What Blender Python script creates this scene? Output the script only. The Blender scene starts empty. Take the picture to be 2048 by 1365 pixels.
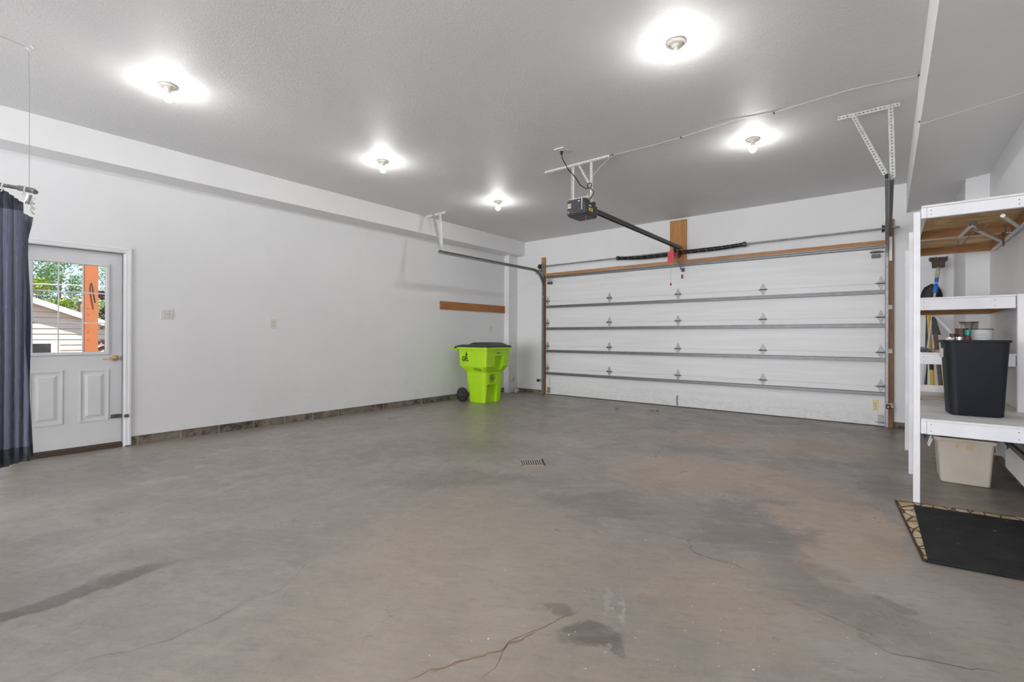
import bpy, bmesh, math, random
from mathutils import Vector, Matrix
random.seed(7)
S = bpy.context.scene
COL = S.collection

# ------------------------------------------------------------------ camera
f_px, W_px, H_px = 934.39, 2048.0, 1365.0
yaw, pitch, roll = .676663, .00171206, .00286303
Fv = Vector((-math.sin(yaw) * math.cos(pitch), math.cos(yaw) * math.cos(pitch), math.sin(pitch)))
Rv = Vector((math.cos(yaw), math.sin(yaw), 0)); Uv = Rv.cross(Fv)
R2 = Rv * math.cos(roll) + Uv * math.sin(roll); U2 = Uv * math.cos(roll) - Rv * math.sin(roll)
cd = bpy.data.cameras.new('camera'); cam = bpy.data.objects.new('camera', cd); COL.objects.link(cam)
cd.sensor_width = 36; cd.lens = f_px / W_px * 36; cd.shift_y = -11.17 / W_px; cd.clip_start = .02; cd.clip_end = 300
cam.matrix_world = Matrix(((R2.x, U2.x, -Fv.x, 0), (R2.y, U2.y, -Fv.y, 0), (R2.z, U2.z, -Fv.z, 1.215), (0, 0, 0, 1)))
S.camera = cam
# ------------------------------------------------------------------ world, sun, fill lamp, exposure
w = bpy.data.worlds.new('sky'); S.world = w; w.use_nodes = True
nt = w.node_tree; nt.nodes.clear()
o_ = nt.nodes.new('ShaderNodeOutputWorld'); b_ = nt.nodes.new('ShaderNodeBackground')
tc = nt.nodes.new('ShaderNodeTexCoord'); sp = nt.nodes.new('ShaderNodeSeparateXYZ'); cr = nt.nodes.new('ShaderNodeValToRGB')
nt.links.new(tc.outputs['Generated'], sp.inputs[0]); nt.links.new(sp.outputs['Z'], cr.inputs[0])
cr.color_ramp.elements[0].position = 0; cr.color_ramp.elements[0].color = (.80, .90, 1, 1)
cr.color_ramp.elements[1].position = .45; cr.color_ramp.elements[1].color = (.26, .46, .85, 1)
nt.links.new(cr.outputs[0], b_.inputs[0]); b_.inputs[1].default_value = 1.2
nt.links.new(b_.outputs[0], o_.inputs[0])
sl = bpy.data.lights.new('sun', 'SUN'); sl.energy = 9.0; sl.angle = .009; sl.color = (1, .95, .87)
sun = bpy.data.objects.new('sun', sl); COL.objects.link(sun)
sun.rotation_euler = Vector((.42, .22, 1.0)).to_track_quat('Z', 'Y').to_euler()
# added soft fill lamp before the closed wall behind the camera
al = bpy.data.lights.new('fill_from_behind', 'AREA'); al.shape = 'RECTANGLE'; al.size = 6.4; al.size_y = 2.6; al.energy = 610; al.color = (.93, .96, 1)
ao = bpy.data.objects.new('fill_from_behind', al); COL.objects.link(ao)
ao.location = (-2.85, -6.68, 1.5); ao.rotation_euler = (math.radians(90), 0, 0)
BULB_STRENGTH = 500.0
S.view_settings.view_transform = 'Standard'; S.view_settings.look = 'None'
S.view_settings.exposure = 0.14; S.view_settings.gamma = 1.0; S.view_settings.use_curve_mapping = False
S.cycles.max_bounces = 10; S.cycles.diffuse_bounces = 6; S.cycles.caustics_reflective = False; S.cycles.caustics_refractive = False
S.cycles.sample_clamp_indirect = 6

# ------------------------------------------------------------------ materials
def newmat(name):
    m = bpy.data.materials.new(name); m.use_nodes = True
    return m, m.node_tree, m.node_tree.nodes['Principled BSDF']
def N(t, kind, **kw):
    n = t.nodes.new(kind)
    for k, v in kw.items(): setattr(n, k, v)
    return n
def mixc(t, fac, a, b, mode='MIX'):
    n = t.nodes.new('ShaderNodeMix'); n.data_type = 'RGBA'; n.blend_type = mode
    for s, v in ((n.inputs[0], fac), (n.inputs[6], a), (n.inputs[7], b)):
        if hasattr(v, 'links') or hasattr(v, 'is_linked'): t.links.new(v, s)
        elif isinstance(v, tuple): s.default_value = (*v[:3], 1)
        else: s.default_value = v
    return n.outputs[2]
def coords(t, scale=(1, 1, 1)):
    g = N(t, 'ShaderNodeNewGeometry'); mp = N(t, 'ShaderNodeMapping')
    t.links.new(g.outputs['Position'], mp.inputs[0]); mp.inputs['Scale'].default_value = scale
    return mp.outputs[0]
def noise(t, vec, scale, detail=4, rough=.55, lo=None, hi=None, dist=0):
    n = N(t, 'ShaderNodeTexNoise'); n.inputs['Scale'].default_value = scale; n.inputs['Detail'].default_value = detail
    n.inputs['Roughness'].default_value = rough; n.inputs['Distortion'].default_value = dist
    t.links.new(vec, n.inputs['Vector']); out = n.outputs['Fac']
    if lo is not None:
        r = N(t, 'ShaderNodeMapRange'); r.interpolation_type = 'SMOOTHSTEP'
        r.inputs[1].default_value = lo; r.inputs[2].default_value = hi
        t.links.new(out, r.inputs[0]); out = r.outputs[0]
    return out
def bump(t, p, h, strength, dist=.01, normal=None):
    b = N(t, 'ShaderNodeBump'); b.inputs['Strength'].default_value = strength; b.inputs['Distance'].default_value = dist
    t.links.new(h, b.inputs['Height'])
    if normal: t.links.new(normal, b.inputs['Normal'])
    t.links.new(b.outputs[0], p.inputs['Normal']); return b.outputs[0]
def mathn(t, op, a, b=None):
    n = N(t, 'ShaderNodeMath', operation=op)
    for i, v in enumerate((a, b)):
        if v is None: continue
        if isinstance(v, (int, float)): n.inputs[i].default_value = v
        else: t.links.new(v, n.inputs[i])
    return n.outputs[0]
def plain(name, col, rough=.5, metal=0, var=.12, vscale=18, bmp=0, spec=None, dirt=None):
    m, t, p = newmat(name); c = coords(t)
    nz = noise(t, c, vscale, 4, .6, .3, .7)
    dark = tuple(x * (1 - var) for x in col)
    out = mixc(t, nz, dark, tuple(col))
    if dirt:
        out = mixc(t, mathn(t, 'MULTIPLY', noise(t, c, dirt[1], 6, .7, dirt[2], dirt[2] + .12), dirt[3]), out, dirt[0])
    t.links.new(out, p.inputs['Base Color'])
    p.inputs['Roughness'].default_value = rough; p.inputs['Metallic'].default_value = metal
    if spec is not None: p.inputs['Specular IOR Level'].default_value = spec
    if bmp: bump(t, p, noise(t, c, vscale * 6, 3), bmp, .002)
    return m
def wood(name, c1, c2, scale, rough=.6, knots=True, paint=None):
    """scale: per-axis frequency, low along the grain"""
    m, t, p = newmat(name); c = coords(t, scale)
    g = noise(t, c, 1.0, 6, .62, .3, .72, 1.2)
    fine = noise(t, c, 4.0, 3, .6, .35, .7)
    col = mixc(t, g, c1, c2)
    col = mixc(t, mathn(t, 'MULTIPLY', fine, .35), col, tuple(x * .6 for x in c1))
    if knots:
        v = N(t, 'ShaderNodeTexVoronoi'); v.inputs['Scale'].default_value = 2.2; t.links.new(coords(t), v.inputs['Vector'])
        r = N(t, 'ShaderNodeMapRange'); r.inputs[1].default_value = .02; r.inputs[2].default_value = .09; r.inputs[3].default_value = 1; r.inputs[4].default_value = 0
        t.links.new(v.outputs['Distance'], r.inputs[0]); col = mixc(t, mathn(t, 'MULTIPLY', r.outputs[0], .7), col, tuple(x * .35 for x in c1))
    t.links.new(col, p.inputs['Base Color']); p.inputs['Roughness'].default_value = rough
    bump(t, p, fine, .25, .003)
    return m

def wall_mat(name, col, grime=True):
    m, t, p = newmat(name); c = coords(t)
    base = mixc(t, noise(t, c, .9, 5, .6, .3, .75), tuple(x * .955 for x in col), col)
    streak = noise(t, coords(t, (5, 5, .35)), 1.3, 4, .6, .5, .8)
    base = mixc(t, mathn(t, 'MULTIPLY', streak, .10), base, tuple(x * .8 for x in col))
    if grime:
        spx = N(t, 'ShaderNodeSeparateXYZ'); t.links.new(c, spx.inputs[0])
        r = N(t, 'ShaderNodeMapRange'); r.inputs[1].default_value = .9; r.inputs[2].default_value = .1; t.links.new(spx.outputs['Z'], r.inputs[0])
        gm = mathn(t, 'MULTIPLY', mathn(t, 'MULTIPLY', r.outputs[0], noise(t, c, 5, 6, .7, .52, .75)), .22)
        base = mixc(t, gm, base, (.42, .39, .35))
    t.links.new(base, p.inputs['Base Color']); p.inputs['Roughness'].default_value = .62
    bump(t, p, noise(t, c, 140, 3, .6), .12, .002)
    return m
M = {}
M['wall'] = wall_mat('painted_drywall', (.80, .80, .805))
M['soffit'] = wall_mat('painted_soffit', (.83, .83, .83), False)
def ceil_mat():
    m, t, p = newmat('textured_ceiling'); c = coords(t)
    base = mixc(t, noise(t, c, .8, 4, .6, .3, .7), (.70, .70, .705), (.74, .74, .74))
    base = mixc(t, mathn(t, 'MULTIPLY', noise(t, coords(t, (1.2, .45, 1)), 2.5, 5, .65, .52, .75), .10), base, (.62, .61, .60))
    t.links.new(base, p.inputs['Base Color']); p.inputs['Roughness'].default_value = .55
    h1 = noise(t, c, 75, 5, .7); h2 = noise(t, coords(t, (1, .5, 1)), 12, 4, .65, None, None, 1.5)
    h = mathn(t, 'ADD', mathn(t, 'MULTIPLY', h1, 1.0), mathn(t, 'MULTIPLY', h2, .8))
    bump(t, p, h, .42, .011)
    return m
M['ceiling'] = ceil_mat()

def floor_mat():
    m, t, p = newmat('stained_concrete'); c = coords(t)
    wob = N(t, 'ShaderNodeTexNoise'); wob.inputs['Scale'].default_value = 2.2; wob.inputs['Detail'].default_value = 7; wob.inputs['Roughness'].default_value = .68
    t.links.new(c, wob.inputs['Vector'])
    off = N(t, 'ShaderNodeVectorMath', operation='SUBTRACT'); t.links.new(wob.outputs['Color'], off.inputs[0]); off.inputs[1].default_value = (.5, .5, .5)
    def warped(amount):
        sc = N(t, 'ShaderNodeVectorMath', operation='SCALE'); t.links.new(off.outputs[0], sc.inputs[0]); sc.inputs['Scale'].default_value = amount
        ad = N(t, 'ShaderNodeVectorMath', operation='ADD'); t.links.new(c, ad.inputs[0]); t.links.new(sc.outputs[0], ad.inputs[1]); return ad.outputs[0]
    wv = warped(1.3); ws = warped(.35)
    base = mixc(t, noise(t, c, .55, 5, .6, .32, .68), (.255, .226, .202), (.335, .291, .250))
    base = mixc(t, mathn(t, 'MULTIPLY', noise(t, wv, 1.6, 7, .68, .42, .68), .6), base, (.222, .203, .188))
    base = mixc(t, mathn(t, 'MULTIPLY', noise(t, coords(t, (1.3, .6, 1)), 2.4, 8, .75, .50, .74), .65), base, (.395, .345, .300))
    base = mixc(t, mathn(t, 'MULTIPLY', noise(t, c, 9, 8, .78, .48, .70), .5), base, (.175, .157, .142))
    base = mixc(t, mathn(t, 'MULTIPLY', noise(t, c, 42, 6, .78, .5, .70), .38), base, (.40, .358, .318))
    def blob(prev, col, cx, cy, rx, ry, rot=0, k=1., small=False, inner=.35):
        mp = N(t, 'ShaderNodeMapping', vector_type='TEXTURE'); t.links.new(ws if small else wv, mp.inputs[0])
        mp.inputs['Location'].default_value = (cx, cy, 0); mp.inputs['Rotation'].default_value = (0, 0, math.radians(rot)); mp.inputs['Scale'].default_value = (rx, ry, 1000)
        ln = N(t, 'ShaderNodeVectorMath', operation='LENGTH'); t.links.new(mp.outputs[0], ln.inputs[0])
        r = N(t, 'ShaderNodeMapRange'); r.interpolation_type = 'SMOOTHSTEP'; r.inputs[1].default_value = 1.15; r.inputs[2].default_value = .72 if small else inner
        t.links.new(ln.outputs['Value'], r.inputs[0])
        return mixc(t, mathn(t, 'MULTIPLY', r.outputs[0], k), prev, col)
    tan = (.405, .302, .218); tan2 = (.385, .312, .250); dk = (.172, .153, .138); blu = (.200, .194, .186); oil = (.130, .108, .092)
    # tan dust left by the cars
    base = blob(base, tan, -1.05, 6.1, 1.5, .75, 15, .75)
    base = blob(base, tan, -1.15, 4.35, 1.0, .75, 20, .8)
    base = blob(base, tan, -.22, 3.6, .42, .95, 5, .8)
    base = blob(base, tan2, -.55, 2.35, .7, .5, 0, .55)
    base = blob(base, tan2, -2.0, 2.2, 1.1, .9, 30, .5)
    base = blob(base, tan2, -2.75, 4.6, 1.2, .6, 20, .55)
    base = blob(base, tan2, -1.0, 1.2, 1.3, .8, 0, .45)
    # darker tyre and damp marks
    base = blob(base, dk, -.66, 3.22, .36, .60, 35, .80)
    base = blob(base, blu, -1.78, 4.95, .85, .30, 28, .75)
    base = blob(base, blu, -1.9, 6.6, 1.0, .55, 15, .5)
    base = blob(base, dk, -.12, 4.95, .25, .8, 10, .6)
    base = blob(base, dk, -1.6, 3.0, .50, .38, 35, .62)
    base = blob(base, dk, -2.9, 2.75, 1.1, .30, 40, .5)
    base = blob(base, dk, -4.0, 3.3, 1.2, .6, 40, .42)
    base = blob(base, dk, -3.0, .9, 1.2, .35, 70, .30)
    base = blob(base, dk, -.2, 2.65, .33, .28, 0, .55)
    base = blob(base, dk, -.9, 7.5, 3.4, .40, 0, .55)
    base = blob(base, dk, .45, 5.2, .45, .9, 0, .5)
    base = blob(base, (.19, .215, .14), -4.9, 5.6, .8, .45, 20, .35)
    base = blob(base, (.37, .32, .285), -2.85, 3.2, .42, .22, 20, .55)
    base = blob(base, (.42, .385, .35), .15, 2.85, .30, .50, 40, .45)
    base = blob(base, (.40, .375, .35), .02, 2.2, .35, .25, 10, .5)
    # oil spots and the wet strip
    base = blob(base, oil, -.945, 1.69, .135, .080, 35, .80, True)
    base = blob(base, oil, -.79, 1.71, .075, .04, -20, .7, True)
    base = blob(base, oil, -1.135, 1.755, .08, .045, 30, .6, True)
    base = blob(base, oil, .03, 2.73, .09, .035, -30, .5, True)
    base = blob(base, (.13, .108, .092), -2.965, .34, .085, .42, 2, .85, True)
    base = blob(base, (.46, .43, .40), -1.0, 1.96, .02, .12, 38, .35, True)
    base = blob(base, (.46, .43, .40), -.9, 1.93, .010, .10, 38, .5, True)
    rg_ = N(t, 'ShaderNodeNewGeometry'); m0_ = N(t, 'ShaderNodeMapping'); t.links.new(rg_.outputs['Position'], m0_.inputs[0]); m0_.inputs['Rotation'].default_value = (0, 0, math.radians(-30))
    mr = N(t, 'ShaderNodeMapping'); t.links.new(m0_.outputs[0], mr.inputs[0]); mr.inputs['Scale'].default_value = (3.0, 11, 1)
    st1 = noise(t, mr.outputs[0], 1.0, 8, .76, .46, .70); st2 = noise(t, mr.outputs[0], 2.7, 7, .76, .48, .70)
    base = mixc(t, mathn(t, 'MULTIPLY', st1, .30), base, (.43, .385, .345))
    base = mixc(t, mathn(t, 'MULTIPLY', st2, .38), base, (.175, .158, .144))
    base = mixc(t, mathn(t, 'MULTIPLY', noise(t, c, 190, 3, .7, .45, .72), .22), base, (.19, .17, .155))
    # fine scratches
    scr = noise(t, coords(t, (26, 2.2, 1)), 1.6, 3, .6, .68, .74)
    scr2 = noise(t, coords(t, (2.0, 24, 1)), 1.5, 3, .6, .69, .75)
    base = mixc(t, mathn(t, 'MULTIPLY', mathn(t, 'MAXIMUM', scr, scr2), .22), base, (.47, .44, .41))
    t.links.new(base, p.inputs['Base Color'])
    r = N(t, 'ShaderNodeMapRange'); r.inputs[3].default_value = .27; r.inputs[4].default_value = .50
    t.links.new(noise(t, wv, 2.2, 6, .65, .3, .7), r.inputs[0])
    t.links.new(r.outputs[0], p.inputs['Roughness']); p.inputs['Specular IOR Level'].default_value = .55
    n1 = bump(t, p, noise(t, c, 30, 8, .75), .16, .004)
    bump(t, p, noise(t, c, 2.5, 3, .5), .12, .02, n1)
    return m
M['floor'] = floor_mat()

def block_mat():
    m, t, p = newmat('concrete_block'); g = N(t, 'ShaderNodeNewGeometry')
    s = N(t, 'ShaderNodeSeparateXYZ'); t.links.new(g.outputs['Position'], s.inputs[0])
    along = mathn(t, 'ADD', s.outputs['X'], s.outputs['Y'])
    fr = mathn(t, 'FRACT', mathn(t, 'DIVIDE', mathn(t, 'ADD', along, 12.194 - 7.149 + 0.006), .4064))
    joint = mathn(t, 'LESS_THAN', fr, .035)
    c = coords(t)
    base = mixc(t, noise(t, c, 4, 6, .7, .35, .65), (.155, .125, .098), (.25, .21, .17))
    base = mixc(t, mathn(t, 'MULTIPLY', noise(t, c, 7, 7, .75, .48, .62), .85), base, (.05, .036, .026))
    base = mixc(t, mathn(t, 'MULTIPLY', joint, .7), base, (.32, .29, .25))
    t.links.new(base, p.inputs['Base Color']); p.inputs['Roughness'].default_value = .9
    bump(t, p, noise(t, c, 60, 5, .7), .5, .004)
    return m
M['block'] = block_mat()

M['white_paint'] = plain('white_paint', (.80, .80, .81), .38, var=.03, vscale=5, bmp=.05)
M['white_board'] = plain('white_board_paint', (.80, .80, .83), .45, var=.06, vscale=9, bmp=.15, dirt=((.55, .50, .46), 7, .62, .35))
M['white_shelf'] = plain('white_shelf_top', (.80, .79, .78), .5, var=.09, vscale=8, bmp=.2, dirt=((.48, .44, .40), 6, .58, .4))
M['door_paint'] = plain('entry_door_paint', (.70, .70, .71), .42, var=.04, vscale=5, bmp=.06, dirt=((.5, .48, .46), 6, .66, .3))
M['garage_panel'] = None
def gp():
    m, t, p = newmat('garage_panel_paint'); c = coords(t)
    base = mixc(t, noise(t, coords(t, (.5, 1, 9)), 1.5, 5, .6, .3, .7), (.72, .72, .725), (.78, .78, .785))
    s = N(t, 'ShaderNodeSeparateXYZ'); t.links.new(c, s.inputs[0])
    r = N(t, 'ShaderNodeMapRange'); r.inputs[1].default_value = .42; r.inputs[2].default_value = .0; t.links.new(s.outputs['Z'], r.inputs[0])
    d = mathn(t, 'MULTIPLY', mathn(t, 'POWER', r.outputs[0], 1.3), noise(t, coords(t, (1, 1, 1.5)), 14, 8, .82, .35, .75))
    base = mixc(t, mathn(t, 'MULTIPLY', d, .60), base, (.40, .35, .29))
    sk = noise(t, coords(t, (60, 60, 60)), 1.2, 3, .6, .66, .72)
    base = mixc(t, mathn(t, 'MULTIPLY', mathn(t, 'MULTIPLY', sk, r.outputs[0]), .8), base, (.16, .13, .11))
    t.links.new(base, p.inputs['Base Color']); p.inputs['Roughness'].default_value = .42
    bump(t, p, noise(t, coords(t, (4, 4, 60)), 1, 2), .06, .002)
    return m
M['garage_panel'] = gp()
M['galv'] = plain('galvanised_steel', (.34, .34, .335), .50, .55, var=.25, vscale=24)
M['strut'] = plain('strut_steel', (.24, .24, .235), .45, .5, var=.2, vscale=12)
M['painted_galv'] = plain('overpainted_angle_steel', (.62, .62, .60), .5, .35, var=.25, vscale=22)
M['white_angle'] = plain('white_painted_angle_steel', (.74, .74, .72), .5, .1, var=.1, vscale=20)
M['dark_steel'] = plain('dark_steel', (.10, .10, .10), .45, .7, var=.3, vscale=30)
M['hinge'] = plain('hinge_steel', (.46, .46, .45), .5, .25, var=.3, vscale=60)
M['spring'] = plain('oiled_spring_steel', (.028, .026, .024), .38, .6, var=.3, vscale=40)
M['black_plastic'] = plain('black_plastic', (.020, .020, .022), .42, var=.2)
M['lid_black'] = plain('cart_lid_plastic', (.030, .030, .034), .42, var=.2)
M['bin_black'] = plain('wastebasket_plastic', (.013, .015, .021), .62, var=.15, vscale=30, spec=.3, dirt=((.16, .16, .18), 25, .72, .4))
M['opener_black'] = plain('opener_housing', (.040, .040, .044), .45, var=.15)
M['lime'] = plain('lime_plastic', (.43, .74, .010), .40, var=.06, vscale=6)
M['red'] = plain('red_plastic', (.70, .03, .05), .4, var=.1)
M['red_dull'] = plain('red_painted_bracket', (.40, .05, .04), .5, var=.2)
M['cream'] = plain('cream_plastic', (.72, .69, .58), .4, var=.04)
M['plate'] = plain('wall_plate_plastic', (.72, .71, .68), .35, var=.03)
M['slot'] = plain('dark_slot', (.12, .11, .10), .6, var=.1)
M['porcelain'] = plain('lamp_holder_porcelain', (.74, .70, .62), .35, var=.05)
M['neck'] = plain('bulb_neck_plastic', (.80, .78, .70), .4, var=.02)
M['tote'] = plain('beige_tote_plastic', (.62, .55, .46), .45, var=.08, vscale=4, dirt=((.42, .34, .26), 5, .6, .4))
M['tape'] = plain('old_tape', (.60, .45, .28), .5, var=.1)
M['blue'] = plain('blue_plastic', (.02, .17, .62), .4, var=.1)
M['blue_dark'] = plain('dark_blue_plastic', (.015, .07, .22), .4, var=.1)
M['yellow'] = plain('yellow_plastic', (.80, .50, .03), .4, var=.08)
M['pole_grey'] = plain('aluminium_pole', (.62, .60, .59), .4, .35, var=.1)
M['pole_brown'] = plain('old_wood_handle', (.16, .11, .075), .7, var=.3)
M['black_iron'] = plain('shovel_iron', (.035, .028, .026), .55, .5, var=.3, vscale=20)
M['mop_strings'] = plain('mop_strings', (.15, .125, .10), .95, var=.4, vscale=60, bmp=.4)
M['tin'] = plain('bright_tin', (.72, .72, .72), .25, .9, var=.1)
M['can_label'] = plain('can_label_white', (.74, .74, .76), .5, var=.05)
M['can_dark'] = plain('can_dark_rim', (.05, .035, .03), .4, .4, var=.2)
M['can_brown'] = plain('brown_can_paint', (.13, .06, .05), .5, var=.2)
M['teal'] = plain('teal_lid', (.02, .33, .26), .4, var=.1)
M['paper'] = plain('paper', (.66, .62, .57), .8, var=.12, vscale=40)
M['rust'] = plain('rusty_chain', (.16, .07, .045), .7, .4, var=.4, vscale=60)
M['brass'] = plain('brass', (.80, .60, .30), .2, 1, var=.05)
M['latch'] = plain('worn_latch_steel', (.22, .21, .20), .4, .8, var=.4, vscale=80)
M['ink'] = plain('black_ink', (.02, .022, .02), .5, var=.05)
M['yellow_sticker'] = plain('yellow_sticker', (.80, .66, .05), .5, var=.05)
M['white_sticker'] = plain('white_sticker', (.75, .76, .76), .5, var=.05)
M['buff_sticker'] = plain('buff_sticker', (.72, .64, .40), .5, var=.05)
M['wire'] = plain('thin_wire', (.36, .36, .35), .5, .4, var=.1)
M['white_wire'] = plain('white_wire', (.66, .65, .63), .5, var=.05)
M['cord'] = plain('black_cord', (.018, .018, .018), .5, var=.1)
M['rope'] = plain('pale_rope', (.55, .43, .33), .8, var=.2)
M['leaf_green'] = plain('dry_leaf', (.30, .31, .10), .7, var=.4, vscale=60)
M['rag'] = plain('white_rag', (.72, .69, .66), .8, var=.15, vscale=60)
M['fleck'] = plain('paint_fleck', (.74, .72, .69), .7, var=.1)
M['crack'] = plain('dark_crack', (.15, .13, .11), .9, var=.3)  # flat dark colour of the floor cracks
M['rust_crack'] = plain('rusty_crack', (.30, .19, .125), .9, var=.2)
M['drain'] = plain('drain_grate_iron', (.46, .40, .33), .7, 0, var=.25, vscale=50)
M['drain_dark'] = plain('drain_hole', (.10, .085, .07), .9, var=.2)
M['pipe'] = plain('scuffed_pipe', (.42, .42, .41), .35, .8, var=.6, vscale=35)
M['vinyl'] = plain('clear_ring_plastic', (.70, .68, .62), .2, var=.1)
M['orange_post'] = plain('orange_stained_wood', (.52, .165, .052), .7, var=.12, vscale=8)
M['jamb_wood_v'] = wood('raw_jamb_wood', (.17, .075, .032), (.30, .145, .06), (18, 18, 1.3))
M['header_wood'] = wood('header_wood', (.36, .17, .07), (.55, .30, .14), (1.2, 18, 18), knots=False)
M['pine_v'] = wood('pine_upright', (.42, .19, .055), (.60, .31, .10), (16, 16, 1.2))
M['board_wood'] = wood('stained_ledger', (.34, .125, .032), (.52, .225, .07), (16, 1.3, 16))
M['ply'] = wood('plywood_underside', (.50, .28, .10), (.86, .62, .31), (3.0, 8, 9))
M['joist_x'] = wood('shelf_joist_wood', (.33, .16, .065), (.48, .25, .105), (2.0, 16, 16))
M['joist_y'] = wood('shelf_rim_wood', (.40, .21, .09), (.56, .32, .15), (16, 2.0, 16))
M['sill_wood'] = wood('threshold_wood', (.055, .035, .022), (.10, .062, .04), (16, 1.5, 16), knots=False)
def curtain_mat():
    m, t, p = newmat('navy_curtain_cloth'); c = coords(t, (60, 60, .35))
    base = mixc(t, noise(t, c, 1.2, 3, .5, .3, .7), (.070, .082, .140), (.125, .130, .185))
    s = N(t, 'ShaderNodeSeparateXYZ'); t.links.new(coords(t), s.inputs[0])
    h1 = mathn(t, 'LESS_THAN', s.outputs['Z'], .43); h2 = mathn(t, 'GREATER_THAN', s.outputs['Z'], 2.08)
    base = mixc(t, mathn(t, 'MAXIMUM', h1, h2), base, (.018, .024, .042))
    t.links.new(base, p.inputs['Base Color']); p.inputs['Roughness'].default_value = .62; p.inputs['Sheen Weight'].default_value = .3
    return m
M['curtain'] = curtain_mat()
def rug_mat():
    m, t, p = newmat('rug_pile'); c = coords(t)
    v = N(t, 'ShaderNodeTexVoronoi', feature='DISTANCE_TO_EDGE'); v.inputs['Scale'].default_value = 13; v.inputs['Randomness'].default_value = .9
    mp = coords(t, (1, .55, 1)); t.links.new(mp, v.inputs['Vector'])
    r = N(t, 'ShaderNodeMapRange'); r.inputs[1].default_value = .03; r.inputs[2].default_value = .07; t.links.new(v.outputs['Distance'], r.inputs[0])
    base = mixc(t, noise(t, c, 6, 4, .6, .4, .65), (.50, .36, .19), (.66, .57, .42))
    base = mixc(t, r.outputs[0], (.085, .045, .022), base)
    t.links.new(base, p.inputs['Base Color']); p.inputs['Roughness'].default_value = .95
    bump(t, p, noise(t, c, 260, 2), .6, .003)
    return m
M['rug'] = rug_mat()
def backing_mat():
    m, t, p = newmat('rubber_backing'); c = coords(t)
    base = mixc(t, noise(t, c, 8, 6, .7, .35, .7), (.007, .008, .009), (.020, .021, .021))
    base = mixc(t, mathn(t, 'MULTIPLY', noise(t, c, 22, 4, .6, .70, .73), .5), base, (.5, .5, .5))
    t.links.new(base, p.inputs['Base Color']); p.inputs['Roughness'].default_value = .72; p.inputs['Specular IOR Level'].default_value = .3
    wv = N(t, 'ShaderNodeTexWave', bands_direction='Y'); wv.inputs['Scale'].default_value = 14; wv.inputs['Distortion'].default_value = .8; wv.inputs['Detail Scale'].default_value = 3
    t.links.new(coords(t), wv.inputs['Vector']); bump(t, p, wv.outputs['Fac'], .9, .004)
    return m
M['backing'] = backing_mat()
M['binding'] = plain('dark_brown_binding', (.045, .025, .018), .8, var=.2, vscale=80)
def emis(name, col, s):
    m, t, p = newmat(name); p.inputs['Base Color'].default_value = (*col, 1)
    p.inputs['Emission Color'].default_value = (*col, 1); p.inputs['Emission Strength'].default_value = s
    return m
M['bulb'] = emis('lit_bulb', (1, .985, .965), BULB_STRENGTH)
M['bulb_soft'] = emis('glowing_bulb_shoulder', (1, .985, .96), 4.0)
M['led'] = emis('red_indicator', (1, .05, .02), 6)
def glass_mat():
    m, t, p = newmat('window_glass'); t.nodes.remove(p)
    out = [n for n in t.nodes if n.type == 'OUTPUT_MATERIAL'][0]
    tr = N(t, 'ShaderNodeBsdfTransparent'); gl = N(t, 'ShaderNodeBsdfGlossy'); gl.inputs['Roughness'].default_value = .02
    fr = N(t, 'ShaderNodeFresnel'); mx = N(t, 'ShaderNodeMixShader')
    fr.inputs[0].default_value = 1.35
    t.links.new(fr.outputs[0], mx.inputs[0]); t.links.new(tr.outputs[0], mx.inputs[1]); t.links.new(gl.outputs[0], mx.inputs[2]); t.links.new(mx.outputs[0], out.inputs[0])
    return m
M['glass'] = glass_mat()
def siding_mat():
    m, t, p = newmat('lap_siding_paint'); c = coords(t)
    t.links.new(mixc(t, noise(t, c, 3, 3), (.78, .64, .50), (.84, .70, .56)), p.inputs['Base Color']); p.inputs['Roughness'].default_value = .6
    return m
M['siding'] = siding_mat()
M['fascia'] = plain('white_fascia', (.82, .82, .82), .5, var=.03)
M['shingle'] = plain('roof_shingle', (.16, .14, .13), .9, var=.3, vscale=30)
M['brick'] = plain('chimney_brick', (.50, .24, .16), .8, var=.3, vscale=20)
M['grass'] = plain('gravel_ground', (.30, .26, .20), .9, var=.4, vscale=6)
M['bark'] = plain('tree_bark', (.10, .075, .055), .9, var=.3)
def leaf_mat(name, a, b):
    m, t, p = newmat(name); g = N(t, 'ShaderNodeNewGeometry')
    t.links.new(mixc(t, g.outputs['Random Per Island'], a, b), p.inputs['Base Color']); p.inputs['Roughness'].default_value = .6
    return m
M['leaf_a'] = leaf_mat('tree_leaves_yellowgreen', (.14, .26, .03), (.60, .66, .12))
M['leaf_b'] = leaf_mat('tree_leaves_green', (.07, .19, .05), (.32, .50, .20))
M['leaf_c'] = leaf_mat('tree_leaves_purple', (.06, .03, .04), (.20, .10, .10))
M['leaf_d'] = leaf_mat('shrub_leaves_red', (.10, .05, .04), (.36, .20, .16))
M['pane_dark'] = plain('dark_window_pane', (.05, .05, .055), .15, var=.5, vscale=4)
M['porch'] = plain('porch_roof_board', (.55, .53, .50), .7, var=.1)

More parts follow.
